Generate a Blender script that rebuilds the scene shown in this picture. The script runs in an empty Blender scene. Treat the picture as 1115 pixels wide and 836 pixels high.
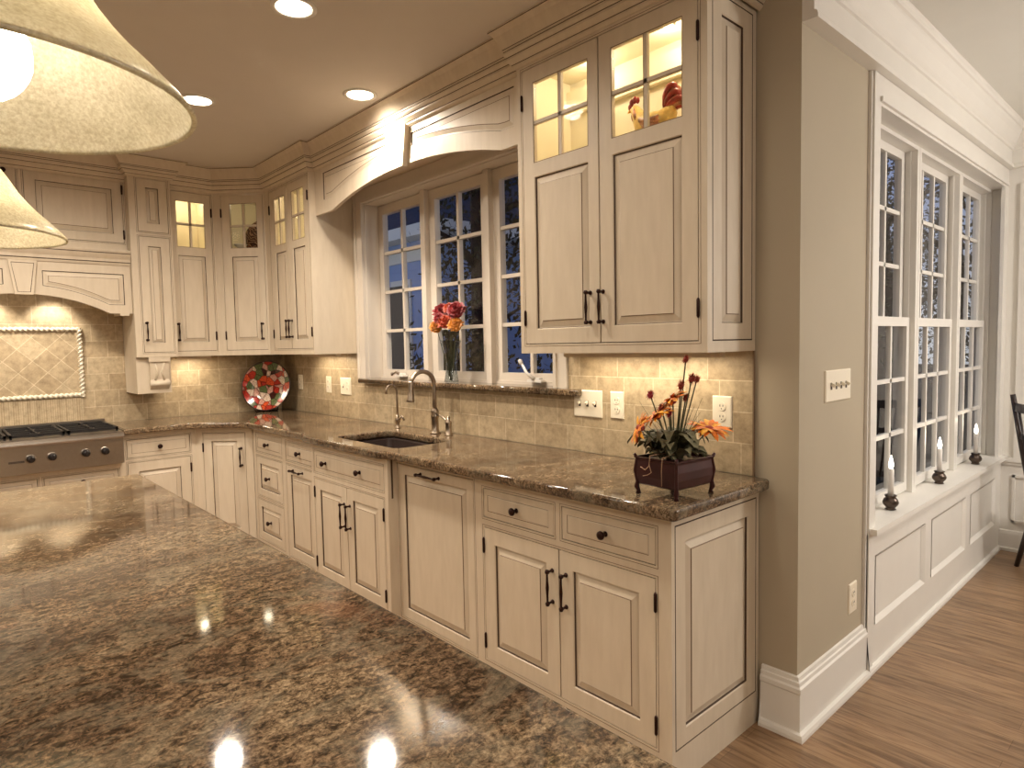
import bpy, bmesh, math, random
from math import sin, cos, pi, radians
from mathutils import Vector, Matrix

random.seed(7)
SC = bpy.context.scene
COL = SC.collection

# ------------------------------------------------------------------ camera
cam_d = bpy.data.cameras.new('camera')
cam = bpy.data.objects.new('camera', cam_d)
COL.objects.link(cam)
SC.camera = cam
YAW, PITCH, ROLL, FPX, CH = 0.8332, -0.0610, -0.0196, 705.10, 1.4094
_f = Vector((-sin(YAW) * cos(PITCH), cos(YAW) * cos(PITCH), sin(PITCH)))
_r = Vector((cos(YAW), sin(YAW), 0.0))
_u = _r.cross(_f)
_r2 = _r * cos(ROLL) + _u * sin(ROLL)
_u2 = -_r * sin(ROLL) + _u * cos(ROLL)
m3 = Matrix((_r2, _u2, -_f)).transposed()
cam.matrix_world = Matrix.Translation((0, 0, CH)) @ m3.to_4x4()
cam_d.sensor_fit = 'HORIZONTAL'
cam_d.sensor_width = 36.0
cam_d.lens = FPX / 1115.0 * 36.0
cam_d.clip_start = 0.02
cam_d.clip_end = 300

# ------------------------------------------------------------------ view and world
vs = SC.view_settings
vs.view_transform = 'Standard'
vs.look = 'None'
vs.gamma = 1.0
vs.use_curve_mapping = False
vs.exposure = -0.02

world = bpy.data.worlds.new('dusk_sky')
SC.world = world
world.use_nodes = True
nt = world.node_tree
nt.nodes.clear()
wo = nt.nodes.new('ShaderNodeOutputWorld')
bg = nt.nodes.new('ShaderNodeBackground')
tc = nt.nodes.new('ShaderNodeTexCoord')
sp = nt.nodes.new('ShaderNodeSeparateXYZ')
cr = nt.nodes.new('ShaderNodeValToRGB')
cr.color_ramp.elements[0].position = 0.0
cr.color_ramp.elements[0].color = (1.0, 1.05, 1.15, 1)
cr.color_ramp.elements[1].position = 0.75
cr.color_ramp.elements[1].color = (0.03, 0.07, 0.25, 1)
e = cr.color_ramp.elements.new(0.28)
e.color = (0.17, 0.30, 0.72, 1)
nt.links.new(tc.outputs['Generated'], sp.inputs[0])
nt.links.new(sp.outputs['Z'], cr.inputs[0])
nt.links.new(cr.outputs[0], bg.inputs[0])
bg.inputs[1].default_value = 0.62
nt.links.new(bg.outputs[0], wo.inputs[0])

WARM = (1.0, 0.88, 0.74)
NEUT = (1.0, 0.94, 0.88)
CEIL = 2.71


def add_light(name, kind, loc, energy, color, rot=None, **kw):
    d = bpy.data.lights.new(name, kind)
    d.energy = energy
    d.color = color
    for k, v in kw.items():
        setattr(d, k, v)
    o = bpy.data.objects.new(name, d)
    o.location = loc
    if rot:
        o.rotation_euler = rot
    COL.objects.link(o)
    return o


P_CAN = 72.0
# unseen ceiling spots added to fill the kitchen with light (the visible recessed lamps carry their light in their builder)
for x, y, k in [(-1.22, 1.13, 0.3), (0.05, 1.13, 0.3), (-4.0, 0.3, 1.5), (-4.0, -0.8, 1.5), (-2.6, -1.6, 1.1), (-1.22, -1.6, 0.7), (0.05, -1.6, 0.6), (0.9, 0.1, 0.5)]:
    add_light('ceiling_spot', 'SPOT', (x, y, CEIL - 0.03), P_CAN * k, WARM, spot_size=radians(168), spot_blend=1.0, shadow_soft_size=0.055)
# unseen lights added out of view to the right to brighten the dining room
add_light('dining_fill_light', 'POINT', (1.1, 3.9, 1.9), 105, NEUT, shadow_soft_size=0.22)
for x, y in [(0.2, 3.2), (0.2, 4.5)]:
    add_light('dining_fill_spot', 'SPOT', (x, y, CEIL - 0.03), 30, NEUT, spot_size=radians(130), spot_blend=0.8, shadow_soft_size=0.06)
add_light('room_fill_light', 'POINT', (1.6, 0.6, 2.1), 32, NEUT, shadow_soft_size=0.25)  # unseen fill light added on the kitchen's open side

# ------------------------------------------------------------------ materials
def srgb(r, g, b):
    def c(v):
        v /= 255.0
        return v / 12.92 if v <= 0.04045 else ((v + 0.055) / 1.055) ** 2.4
    return (c(r), c(g), c(b), 1.0)


def new_mat(name):
    m = bpy.data.materials.new(name)
    m.use_nodes = True
    n = m.node_tree
    b = n.nodes['Principled BSDF']
    return m, n, b


def N(n, t, **kw):
    x = n.nodes.new(t)
    for k, v in kw.items():
        setattr(x, k, v)
    return x


def ramp(n, stops, interp='LINEAR'):
    r = n.nodes.new('ShaderNodeValToRGB')
    cr = r.color_ramp
    cr.interpolation = interp
    while len(cr.elements) < len(stops):
        cr.elements.new(0.5)
    for e, (p, c) in zip(cr.elements, stops):
        e.position = p
        e.color = c
    return r


def texco(n, scale=(1, 1, 1), rot=(0, 0, 0), world=True):
    if world:
        t = N(n, 'ShaderNodeNewGeometry').outputs['Position']
    else:
        t = N(n, 'ShaderNodeTexCoord').outputs['Object']
    mp = N(n, 'ShaderNodeMapping')
    mp.inputs['Scale'].default_value = scale
    mp.inputs['Rotation'].default_value = rot
    n.links.new(t, mp.inputs['Vector'])
    return mp.outputs[0]


def noise(n, vec, scale, detail=4, rough=0.55, dist=0.0):
    x = N(n, 'ShaderNodeTexNoise')
    x.inputs['Scale'].default_value = scale
    x.inputs['Detail'].default_value = detail
    x.inputs['Roughness'].default_value = rough
    x.inputs['Distortion'].default_value = dist
    n.links.new(vec, x.inputs['Vector'])
    return x.outputs['Fac']


def mixc(n, fac, a, b, mode='MIX'):
    x = N(n, 'ShaderNodeMix', data_type='RGBA', blend_type=mode)
    for sock, v in ((x.inputs[0], fac), (x.inputs[6], a), (x.inputs[7], b)):
        if hasattr(v, 'is_output') or isinstance(v, bpy.types.NodeSocket):
            n.links.new(v, sock)
        else:
            sock.default_value = v
    return x.outputs[2]


def bump(n, b, h, strength=0.2, dist=0.01):
    x = N(n, 'ShaderNodeBump')
    x.inputs['Strength'].default_value = strength
    x.inputs['Distance'].default_value = dist
    n.links.new(h, x.inputs['Height'])
    n.links.new(x.outputs[0], b.inputs['Normal'])


def simple(name, col, rough=0.5, metal=0.0, var=0.0, vscale=8, spec=None, coat=0.0):
    m, n, b = new_mat(name)
    b.inputs['Base Color'].default_value = col
    b.inputs['Roughness'].default_value = rough
    b.inputs['Metallic'].default_value = metal
    if coat:
        b.inputs['Coat Weight'].default_value = coat
        b.inputs['Coat Roughness'].default_value = 0.15
    v = texco(n)
    f = noise(n, v, vscale, 3)
    lo = tuple(c * (1 - var) for c in col[:3]) + (1,)
    hi = tuple(min(1, c * (1 + var)) for c in col[:3]) + (1,)
    r = ramp(n, [(0.3, lo), (0.7, hi)])
    n.links.new(f, r.inputs[0])
    n.links.new(r.outputs[0], b.inputs['Base Color'])
    return m


M = {}
# glazed cream cabinet paint: faint brushed variation
m, n, b = new_mat('glazed_cream_paint')
v = texco(n, (6, 6, 1.2))
f = noise(n, v, 5, 4)
r = ramp(n, [(0.25, srgb(203, 188, 165)), (0.75, srgb(214, 200, 178))])
n.links.new(f, r.inputs[0])
n.links.new(r.outputs[0], b.inputs['Base Color'])
b.inputs['Roughness'].default_value = 0.42
M['cream'] = m
M['glaze'] = simple('brown_glaze_and_gap_shade', srgb(74, 54, 38), 0.6, var=0.15)  # glaze in the grooves; also dark backing imitating shade in door gaps
M['glaze2'] = simple('thin_brown_glaze', srgb(128, 104, 80), 0.6, var=0.15)
M['wall'] = simple('taupe_wall_paint', srgb(178, 166, 144), 0.75, var=0.02, vscale=3)
M['ceil'] = simple('warm_ceiling_paint', srgb(210, 203, 194), 0.9, var=0.01)
M['white'] = simple('white_trim_paint', srgb(228, 224, 216), 0.38, var=0.015)
M['dwhite'] = simple('dining_ceiling_paint', srgb(222, 220, 212), 0.85, var=0.01)
M['bronze'] = simple('oil_rubbed_bronze', srgb(48, 26, 20), 0.35, 0.7, var=0.15, vscale=60)
M['nickel'] = simple('brushed_nickel', srgb(170, 155, 138), 0.3, 1.0, var=0.05, vscale=80)
M['steel'] = simple('brushed_steel', srgb(168, 158, 146), 0.3, 1.0, var=0.04, vscale=60)
M['iron'] = simple('black_cast_iron', srgb(28, 26, 26), 0.5, 0.2, var=0.2, vscale=60)
M['blackpl'] = simple('black_plastic', srgb(22, 17, 17), 0.35)
M['ivory'] = simple('ivory_plastic', srgb(236, 226, 205), 0.35, var=0.01)
M['slot'] = simple('dark_slot', srgb(60, 48, 38), 0.6)
M['sink'] = simple('dark_composite_sink', srgb(62, 50, 46), 0.35, 0.3, var=0.12, vscale=120)
M['dkwood'] = simple('espresso_wood', srgb(38, 22, 18), 0.35, var=0.2, vscale=25, coat=0.3)
M['wax'] = simple('white_candle_wax', srgb(232, 228, 222), 0.5)
M['pewter'] = simple('dark_pewter', srgb(92, 80, 72), 0.28, 0.9, var=0.15, vscale=80)
M['stemg'] = simple('olive_stem', srgb(74, 74, 44), 0.6, var=0.25, vscale=40)
M['leaf'] = simple('dusty_green_leaf', srgb(116, 112, 84), 0.7, var=0.4, vscale=45)
M['tan'] = simple('dry_tan_twig', srgb(168, 134, 104), 0.7, var=0.1)
M['orange'] = simple('orange_petals', srgb(226, 122, 40), 0.6, var=0.3, vscale=60)
M['yellow'] = simple('golden_petals', srgb(240, 168, 50), 0.6, var=0.2, vscale=60)
M['rust'] = simple('rust_red_thistle', srgb(150, 62, 44), 0.7, var=0.25, vscale=80)
M['plum'] = simple('plum_red_thistle', srgb(160, 52, 62), 0.7, var=0.25, vscale=80)
M['red'] = simple('crimson_petals', srgb(128, 8, 12), 0.55, var=0.3, vscale=70)
M['mumor'] = simple('burnt_orange_petals', srgb(176, 62, 20), 0.55, var=0.3, vscale=70)
M['mumye'] = simple('gold_mum_petals', srgb(196, 124, 30), 0.55, var=0.25, vscale=70)
M['rbody'] = simple('ochre_cream_glaze', srgb(226, 192, 116), 0.3, var=0.3, vscale=22, coat=0.4)
M['rred'] = simple('dark_red_ceramic', srgb(150, 42, 34), 0.3, var=0.4, vscale=50, coat=0.4)
M['rwing'] = simple('mottled_wing_ceramic', srgb(168, 110, 80), 0.3, var=0.5, vscale=50, coat=0.4)
M['wtrim'] = simple('valance_shaded_window_paint', srgb(212, 202, 188), 0.4, var=0.012)  # darker than the white trim: valance shade put into the colour
M['siding'] = simple('pale_blue_siding', srgb(140, 166, 214), 0.8, var=0.03)
M['roofm'] = simple('slate_roof', srgb(70, 74, 88), 0.9, var=0.2)
M['bark'] = simple('tree_bark', srgb(58, 44, 36), 0.9, var=0.3, vscale=20)
M['foliage'] = simple('dark_tree_leaves', srgb(62, 58, 34), 0.8, var=0.5, vscale=3)
M['lawn'] = simple('dark_lawn', srgb(44, 52, 34), 0.95, var=0.3, vscale=5)
M['cabin'] = simple('cream_cabinet_interior', srgb(236, 226, 200), 0.6, var=0.01)
M['platerim'] = simple('plate_dark_rim', srgb(52, 26, 20), 0.3)


def emit(name, col, s):
    m, n, b = new_mat(name)
    b.inputs['Base Color'].default_value = col
    b.inputs['Emission Color'].default_value = col
    b.inputs['Emission Strength'].default_value = s
    return m


M['lampdisc'] = emit('lamp_disc_glow', (1.0, 0.86, 0.66, 1), 14)
M['bulb'] = emit('bulb_glow', (1.0, 0.92, 0.78, 1), 34)
M['puck'] = emit('puck_lamp_glow', (1.0, 0.85, 0.6, 1), 5)
M['flame'] = emit('candle_bulb_glow', (1.0, 0.93, 0.82, 1), 7)


# granite
def granite(name, s=1.0, rotz=0.35, gloss=0.06, dark=1.0):
    m, n, b = new_mat(name)
    v = texco(n, (1, 1, 1), (0, 0, rotz))
    vs_ = texco(n, (1.25, 0.78, 1), (0, 0, rotz))
    big = noise(n, vs_, 1.9 * s, 5, 0.6, 1.0)
    base = ramp(n, [(0.28, srgb(72, 58, 47)), (0.42, srgb(98, 81, 65)), (0.52, srgb(120, 101, 81)),
                    (0.62, srgb(138, 121, 99)), (0.74, srgb(106, 82, 63))])
    n.links.new(big, base.inputs[0])
    # flakes: warped cells of dark mica, tan and cream feldspar
    wv = noise(n, v, 30 * s, 3, 0.6)
    mid = noise(n, vs_, 66 * s, 8, 0.78, 0.6)
    midr = ramp(n, [(0.40, (0.10, 0.08, 0.07, 1)), (0.46, (0.50, 0.45, 0.40, 1)), (0.52, (0.95, 0.90, 0.84, 1)), (0.63, (1.70, 1.70, 1.62, 1))])
    n.links.new(mid, midr.inputs[0])
    c1 = mixc(n, 0.95, base.outputs[0], midr.outputs[0], 'MULTIPLY')
    fine = noise(n, v, 150 * s, 4, 0.7)
    finer = ramp(n, [(0.38, (0.35, 0.32, 0.30, 1)), (0.48, (0.85, 0.83, 0.80, 1)), (0.60, (1.25, 1.22, 1.18, 1))])
    n.links.new(fine, finer.inputs[0])
    c2 = mixc(n, 0.9, c1, finer.outputs[0], 'MULTIPLY')
    vein = noise(n, vs_, 5.0 * s, 10, 0.74, 1.6)
    vr = ramp(n, [(0.50, (0, 0, 0, 1)), (0.57, (0.45, 0.45, 0.45, 1)), (0.64, (0, 0, 0, 1))])
    n.links.new(vein, vr.inputs[0])
    c3 = mixc(n, vr.outputs[0], c2, mixc(n, mid, srgb(56, 50, 42), srgb(168, 156, 130)))
    op = noise(n, v, 3.1 * s, 3, 0.5, 0.6)
    opr = ramp(n, [(0.66, (0, 0, 0, 1)), (0.78, (0.3, 0.3, 0.3, 1))])
    n.links.new(op, opr.inputs[0])
    c4 = mixc(n, opr.outputs[0], c3, srgb(160, 104, 72))
    n.links.new(c4, b.inputs['Base Color'])
    b.inputs['Roughness'].default_value = gloss
    b.inputs['IOR'].default_value = 1.45
    return m


M['granite'] = granite('polished_brown_granite')

# tumbled tile backsplash; axis picks the horizontal direction of the wall
def tile(name, horiz, width=0.15, row=0.1153, z0=0.914, off=0.37, rot=0.0, fine=False):
    m, n, b = new_mat(name)
    g = N(n, 'ShaderNodeNewGeometry')
    s = N(n, 'ShaderNodeSeparateXYZ')
    n.links.new(g.outputs['Position'], s.inputs[0])
    c = N(n, 'ShaderNodeCombineXYZ')
    n.links.new(s.outputs['X' if horiz == 'X' else 'Y'], c.inputs[0])
    n.links.new(s.outputs['Z'], c.inputs[1])
    mp = N(n, 'ShaderNodeMapping')
    mp.inputs['Location'].default_value = (0.02, -z0 if not rot else 0, 0)
    mp.inputs['Rotation'].default_value = (0, 0, rot)
    n.links.new(c.outputs[0], mp.inputs['Vector'])
    br = N(n, 'ShaderNodeTexBrick')
    br.offset = off
    br.offset_frequency = 2
    br.squash = 1.45 if off not in (0.0,) else 1.0
    br.squash_frequency = 3
    br.inputs['Scale'].default_value = 1.0
    br.inputs['Brick Width'].default_value = width
    br.inputs['Row Height'].default_value = row
    br.inputs['Mortar Size'].default_value = 0.0022 if not fine else 0.0012
    br.inputs['Mortar Smooth'].default_value = 0.2
    br.inputs['Bias'].default_value = -0.1
    br.inputs['Color1'].default_value = srgb(186, 168, 138)
    br.inputs['Color2'].default_value = srgb(168, 148, 118)
    br.inputs['Mortar'].default_value = srgb(208, 192, 162)
    n.links.new(mp.outputs[0], br.inputs['Vector'])
    v = texco(n)
    nz = noise(n, v, 26, 8, 0.75)
    rr = ramp(n, [(0.32, (0.68, 0.65, 0.61, 1)), (0.5, (0.97, 0.96, 0.94, 1)), (0.68, (1.20, 1.19, 1.17, 1))])
    n.links.new(nz, rr.inputs[0])
    n.links.new(mixc(n, 1.0, br.outputs['Color'], rr.outputs[0], 'MULTIPLY'), b.inputs['Base Color'])
    b.inputs['Roughness'].default_value = 0.5
    inv = N(n, 'ShaderNodeMath', operation='SUBTRACT')
    inv.inputs[0].default_value = 1.0
    n.links.new(br.outputs['Fac'], inv.inputs[1])
    bump(n, b, inv.outputs[0], 0.35, 0.003)
    return m


M['tileX'] = tile('tumbled_tile_long_wall', 'X')
M['tileY'] = tile('tumbled_tile_range_wall', 'Y')
M['tileD'] = tile('diagonal_tile_insert', 'Y', 0.112, 0.112, 0, 0.0, radians(45))
M['tilepencil'] = tile('ribbed_tile_band', 'Y', 0.0125, 0.30, 0.9, 0.0, 0, True)

# oak floor, boards along X
m, n, b = new_mat('oak_floor')
g = N(n, 'ShaderNodeNewGeometry')
br = N(n, 'ShaderNodeTexBrick')
br.offset = 0.41
br.inputs['Scale'].default_value = 1
br.inputs['Brick Width'].default_value = 1.1
br.inputs['Row Height'].default_value = 0.083
br.inputs['Mortar Size'].default_value = 0.0008
br.inputs['Bias'].default_value = 0
br.inputs['Color1'].default_value = (0.78, 0.78, 0.78, 1)
br.inputs['Color2'].default_value = (1.08, 1.08, 1.08, 1)
br.inputs['Mortar'].default_value = (0.45, 0.42, 0.40, 1)
n.links.new(g.outputs['Position'], br.inputs['Vector'])
v = texco(n, (1.3, 14, 1))
nz = noise(n, v, 3.0, 7, 0.62, 0.9)
rr = ramp(n, [(0.30, srgb(98, 72, 50)), (0.45, srgb(134, 104, 76)), (0.60, srgb(156, 126, 94)), (0.75, srgb(122, 92, 66))])
n.links.new(nz, rr.inputs[0])
n.links.new(mixc(n, 1.0, rr.outputs[0], br.outputs['Color'], 'MULTIPLY'), b.inputs['Base Color'])
b.inputs['Roughness'].default_value = 0.33
M['oak'] = m

# window glass: thin clear sheet
def thin_glass(name, tint=(0.93, 0.95, 0.96, 1), k=1.5):
    m = bpy.data.materials.new(name)
    m.use_nodes = True
    n = m.node_tree
    n.nodes.clear()
    o = N(n, 'ShaderNodeOutputMaterial')
    t = N(n, 'ShaderNodeBsdfTransparent')
    t.inputs[0].default_value = tint
    gl = N(n, 'ShaderNodeBsdfGlossy')
    gl.inputs['Roughness'].default_value = 0.0
    fr = N(n, 'ShaderNodeFresnel')
    gm = N(n, 'ShaderNodeNewGeometry')
    io = N(n, 'ShaderNodeMapRange')   # same reflectance from both sides of the thin sheet
    io.inputs['To Min'].default_value = k
    io.inputs['To Max'].default_value = 1.0 / k
    n.links.new(gm.outputs['Backfacing'], io.inputs['Value'])
    n.links.new(io.outputs[0], fr.inputs[0])
    mx = N(n, 'ShaderNodeMixShader')
    n.links.new(fr.outputs[0], mx.inputs[0])
    n.links.new(t.outputs[0], mx.inputs[1])
    n.links.new(gl.outputs[0], mx.inputs[2])
    n.links.new(mx.outputs[0], o.inputs[0])
    return m


M['pane'] = thin_glass('window_pane_glass', k=1.5)
M['cabglass'] = thin_glass('cabinet_pane_glass', (0.98, 0.98, 0.96, 1), 1.14)
M['vase'] = thin_glass('clear_vase_glass', (0.80, 0.83, 0.84, 1), 1.5)

# alabaster shade: translucent, speckled
m = bpy.data.materials.new('speckled_alabaster_glass')
m.use_nodes = True
n = m.node_tree
n.nodes.clear()
o = N(n, 'ShaderNodeOutputMaterial')
v = texco(n, (1, 1, 1), (0.3, 0.2, 0))
fz = noise(n, v, 160, 3, 0.7)
bz = noise(n, v, 7, 4, 0.6, 1.2)
r1 = ramp(n, [(0.35, srgb(212, 204, 184)), (0.7, srgb(248, 246, 236))])
r2 = ramp(n, [(0.3, (0.86, 0.82, 0.72, 1)), (0.7, (1.05, 1.02, 0.95, 1))])
n.links.new(fz, r1.inputs[0])
n.links.new(bz, r2.inputs[0])
colr = mixc(n, 1.0, r1.outputs[0], r2.outputs[0], 'MULTIPLY')
d = N(n, 'ShaderNodeBsdfDiffuse')
t = N(n, 'ShaderNodeBsdfTranslucent')
gg = N(n, 'ShaderNodeBsdfGlossy')
gg.inputs['Roughness'].default_value = 0.25
n.links.new(colr, d.inputs[0])
n.links.new(colr, t.inputs[0])
m1 = N(n, 'ShaderNodeMixShader')
m1.inputs[0].default_value = 0.76
n.links.new(d.outputs[0], m1.inputs[1])
n.links.new(t.outputs[0], m1.inputs[2])
m2 = N(n, 'ShaderNodeMixShader')
m2.inputs[0].default_value = 0.05
n.links.new(m1.outputs[0], m2.inputs[1])
n.links.new(gg.outputs[0], m2.inputs[2])
n.links.new(m2.outputs[0], o.inputs[0])
M['alabaster'] = m

# floral plate decoration: patches of red, orange, cream and green
m, n, b = new_mat('floral_plate_pattern')
v = texco(n, (1, 1, 1), world=False)
def voro(scale, feat='F1'):
    x = N(n, 'ShaderNodeTexVoronoi')
    x.feature = feat
    x.inputs['Scale'].default_value = scale
    n.links.new(v, x.inputs['Vector'])
    return x
va = voro(21)
sc_ = N(n, 'ShaderNodeSeparateColor')
n.links.new(va.outputs['Color'], sc_.inputs[0])
rr = ramp(n, [(0.0, srgb(176, 52, 38)), (0.16, srgb(206, 84, 46)), (0.32, srgb(222, 204, 186)), (0.50, srgb(204, 158, 142)),
              (0.66, srgb(214, 196, 172)), (0.78, srgb(92, 108, 66)), (0.92, srgb(64, 28, 22))], 'CONSTANT')
n.links.new(sc_.outputs[0], rr.inputs[0])
ve = voro(21, 'DISTANCE_TO_EDGE')
er = ramp(n, [(0.0, (0.22, 0.12, 0.10, 1)), (0.09, (1, 1, 1, 1))])
n.links.new(ve.outputs['Distance'], er.inputs[0])
vp = voro(58, 'DISTANCE_TO_EDGE')
pr_ = ramp(n, [(0.0, (0.55, 0.45, 0.42, 1)), (0.10, (1.05, 1.02, 1.0, 1))])
n.links.new(vp.outputs['Distance'], pr_.inputs[0])
c_ = mixc(n, 1.0, mixc(n, 1.0, rr.outputs[0], er.outputs[0], 'MULTIPLY'), pr_.outputs[0], 'MULTIPLY')
n.links.new(c_, b.inputs['Base Color'])
b.inputs['Roughness'].default_value = 0.12
M['platepat'] = m

# brown scrolled pattern of the dish in the corner cabinet
m, n, b = new_mat('scrolled_brown_pattern')
v = texco(n)
vd = N(n, 'ShaderNodeTexWave')
vd.wave_type = 'RINGS'
vd.inputs['Scale'].default_value = 16
vd.inputs['Distortion'].default_value = 16
n.links.new(v, vd.inputs['Vector'])
rr = ramp(n, [(0.3, srgb(58, 34, 26)), (0.70, srgb(84, 54, 42)), (0.9, srgb(150, 116, 92))])
n.links.new(vd.outputs['Fac'], rr.inputs[0])
n.links.new(rr.outputs[0], b.inputs['Base Color'])
b.inputs['Roughness'].default_value = 0.25
M['scroll'] = m


# ------------------------------------------------------------------ mesh helpers
class MB:
    def __init__(s):
        s.v, s.f, s.m, s.sm = [], [], [], []
        s.mats = []

    def mi(s, k):
        if k not in s.mats:
            s.mats.append(k)
        return s.mats.index(k)

    def face(s, pts, mat, smooth=False):
        i = len(s.v)
        s.v += [tuple(p) for p in pts]
        s.f.append(list(range(i, i + len(pts))))
        s.m.append(s.mi(mat))
        s.sm.append(smooth)

    def box(s, x0, x1, y0, y1, z0, z1, mat, front=None):
        i = len(s.v)
        s.v += [(x, y, z) for z in (z0, z1) for y in (y0, y1) for x in (x0, x1)]
        F = [(0, 1, 5, 4), (1, 3, 7, 5), (3, 2, 6, 7), (2, 0, 4, 6), (4, 5, 7, 6), (0, 2, 3, 1)]
        for k, q in enumerate(F):
            s.f.append([i + a for a in q])
            s.m.append(s.mi(front if (front and k == 0) else mat))
            s.sm.append(False)

    def obox(s, c, ax, ay, az, hx, hy, hz, mat):
        """box about centre c with axes ax, ay, az and half sizes"""
        c = Vector(c)
        i = len(s.v)
        for k in (-1, 1):
            for j in (-1, 1):
                for l in (-1, 1):
                    s.v.append(tuple(c + Vector(ax) * hx * l + Vector(ay) * hy * j + Vector(az) * hz * k))
        for q in [(0, 1, 5, 4), (1, 3, 7, 5), (3, 2, 6, 7), (2, 0, 4, 6), (4, 5, 7, 6), (0, 2, 3, 1)]:
            s.f.append([i + a for a in q])
            s.m.append(s.mi(mat))
            s.sm.append(False)

    def grid(s, rows, mat, closed_u=True, smooth=True, cap0=False, cap1=False, closed_v=False):
        """rows: list of rings (lists of points)"""
        base = len(s.v)
        k = len(rows[0])
        for r in rows:
            s.v += [tuple(p) for p in r]
        mm = s.mi(mat)
        nr = len(rows)
        for a in range(nr if closed_v else nr - 1):
            a2 = (a + 1) % nr
            for j in range(k if closed_u else k - 1):
                j2 = (j + 1) % k
                s.f.append([base + a * k + j, base + a * k + j2, base + a2 * k + j2, base + a2 * k + j])
                s.m.append(mm)
                s.sm.append(smooth)
        if cap0:
            s.f.append([base + j for j in range(k)][::-1])
            s.m.append(mm)
            s.sm.append(False)
        if cap1:
            s.f.append([base + (nr - 1) * k + j for j in range(k)])
            s.m.append(mm)
            s.sm.append(False)

    def lathe(s, prof, c, mat, seg=24, axis=(0, 0, 1), cap=True, sx=1.0):
        """prof: (radius, height) pairs along axis from point c"""
        c = Vector(c)
        a = Vector(axis).normalized()
        t = Vector((1, 0, 0)) if abs(a.x) < 0.9 else Vector((0, 1, 0))
        u = a.cross(t).normalized()
        w = a.cross(u)
        rows = [[c + a * h + (u * cos(2 * pi * j / seg) * sx + w * sin(2 * pi * j / seg)) * max(r, 1e-5) for j in range(seg)] for r, h in prof]
        s.grid(rows, mat, cap0=cap, cap1=cap)

    def tube(s, pts, r, mat, seg=8, cap=True):
        pts = [Vector(p) for p in pts]
        rr = r if isinstance(r, (list, tuple)) else [r] * len(pts)
        rows = []
        prev = None
        for i, p in enumerate(pts):
            d = (pts[min(i + 1, len(pts) - 1)] - pts[max(i - 1, 0)]).normalized()
            if prev is None:
                t = Vector((0, 0, 1)) if abs(d.z) < 0.9 else Vector((1, 0, 0))
                u = d.cross(t).normalized()
            else:
                u = (prev - d * prev.dot(d)).normalized()
            prev = u
            w = d.cross(u)
            rows.append([p + (u * cos(2 * pi * j / seg) + w * sin(2 * pi * j / seg)) * rr[i] for j in range(seg)])
        s.grid(rows, mat, cap0=cap, cap1=cap)

    def ball(s, c, r, mat, seg=12, rings=8, sc=(1, 1, 1)):
        c = Vector(c)
        rows = []
        for i in range(rings + 1):
            a = -pi / 2 + pi * i / rings
            rr = max(cos(a), 1e-3)
            rows.append([c + Vector((cos(2 * pi * j / seg) * rr * r * sc[0], sin(2 * pi * j / seg) * rr * r * sc[1], sin(a) * r * sc[2])) for j in range(seg)])
        s.grid(rows, mat)

    def rings(s, outline_fn, steps, mat_fill, yf=0.0, conv=None):
        """nested outlines: steps = [(inset, depth, material of the band that follows)]"""
        prev = None
        for inset, dep, mt in steps:
            o = outline_fn(inset)
            cur = [(p[0], yf + dep, p[1]) for p in o]
            if conv:
                cur = [conv(q) for q in cur]
            if prev is not None:
                k = len(cur)
                for j in range(k):
                    s.face([prev[0][j], prev[0][(j + 1) % k], cur[(j + 1) % k], cur[j]], prev[1])
            prev = (cur, mt)
        if mat_fill:
            s.face(prev[0], mat_fill)

    def build(s, name, parent=None, loc=None, rotz=None, weld=True):
        me = bpy.data.meshes.new(name)
        me.from_pydata(s.v, [], s.f)
        for k in s.mats:
            me.materials.append(M[k])
        me.polygons.foreach_set('material_index', s.m)
        me.polygons.foreach_set('use_smooth', s.sm)
        me.update()
        if weld:
            bm = bmesh.new()
            bm.from_mesh(me)
            bmesh.ops.remove_doubles(bm, verts=bm.verts, dist=1e-5)
            bm.to_mesh(me)
            bm.free()
        o = bpy.data.objects.new(name, me)
        COL.objects.link(o)
        if parent is not None:
            o.parent = parent
        if loc is not None:
            o.location = loc
        if rotz is not None:
            o.rotation_euler = (0, 0, rotz)
        return o


def thing(name, label, cat, loc=(0, 0, 0), rotz=0.0, group=None):
    o = bpy.data.objects.new(name, None)
    o.empty_display_size = 0.1
    o.location = loc
    o.rotation_euler = (0, 0, rotz)
    COL.objects.link(o)
    return tag(o, label, cat, group)


def tag(o, label=None, cat=None, group=None, kind=None):
    if label:
        o['label'] = label
    if cat:
        o['category'] = cat
    if group:
        o['group'] = group
    if kind:
        o['kind'] = kind
    return o


def struct(o, label=None):
    o['kind'] = 'structure'
    if label:
        o['label'] = label
    return o


def rect(x0, x1, z0, z1):
    return lambda i: [(x0 + i, z0 + i), (x1 - i, z0 + i), (x1 - i, z1 - i), (x0 + i, z1 - i)]


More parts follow.
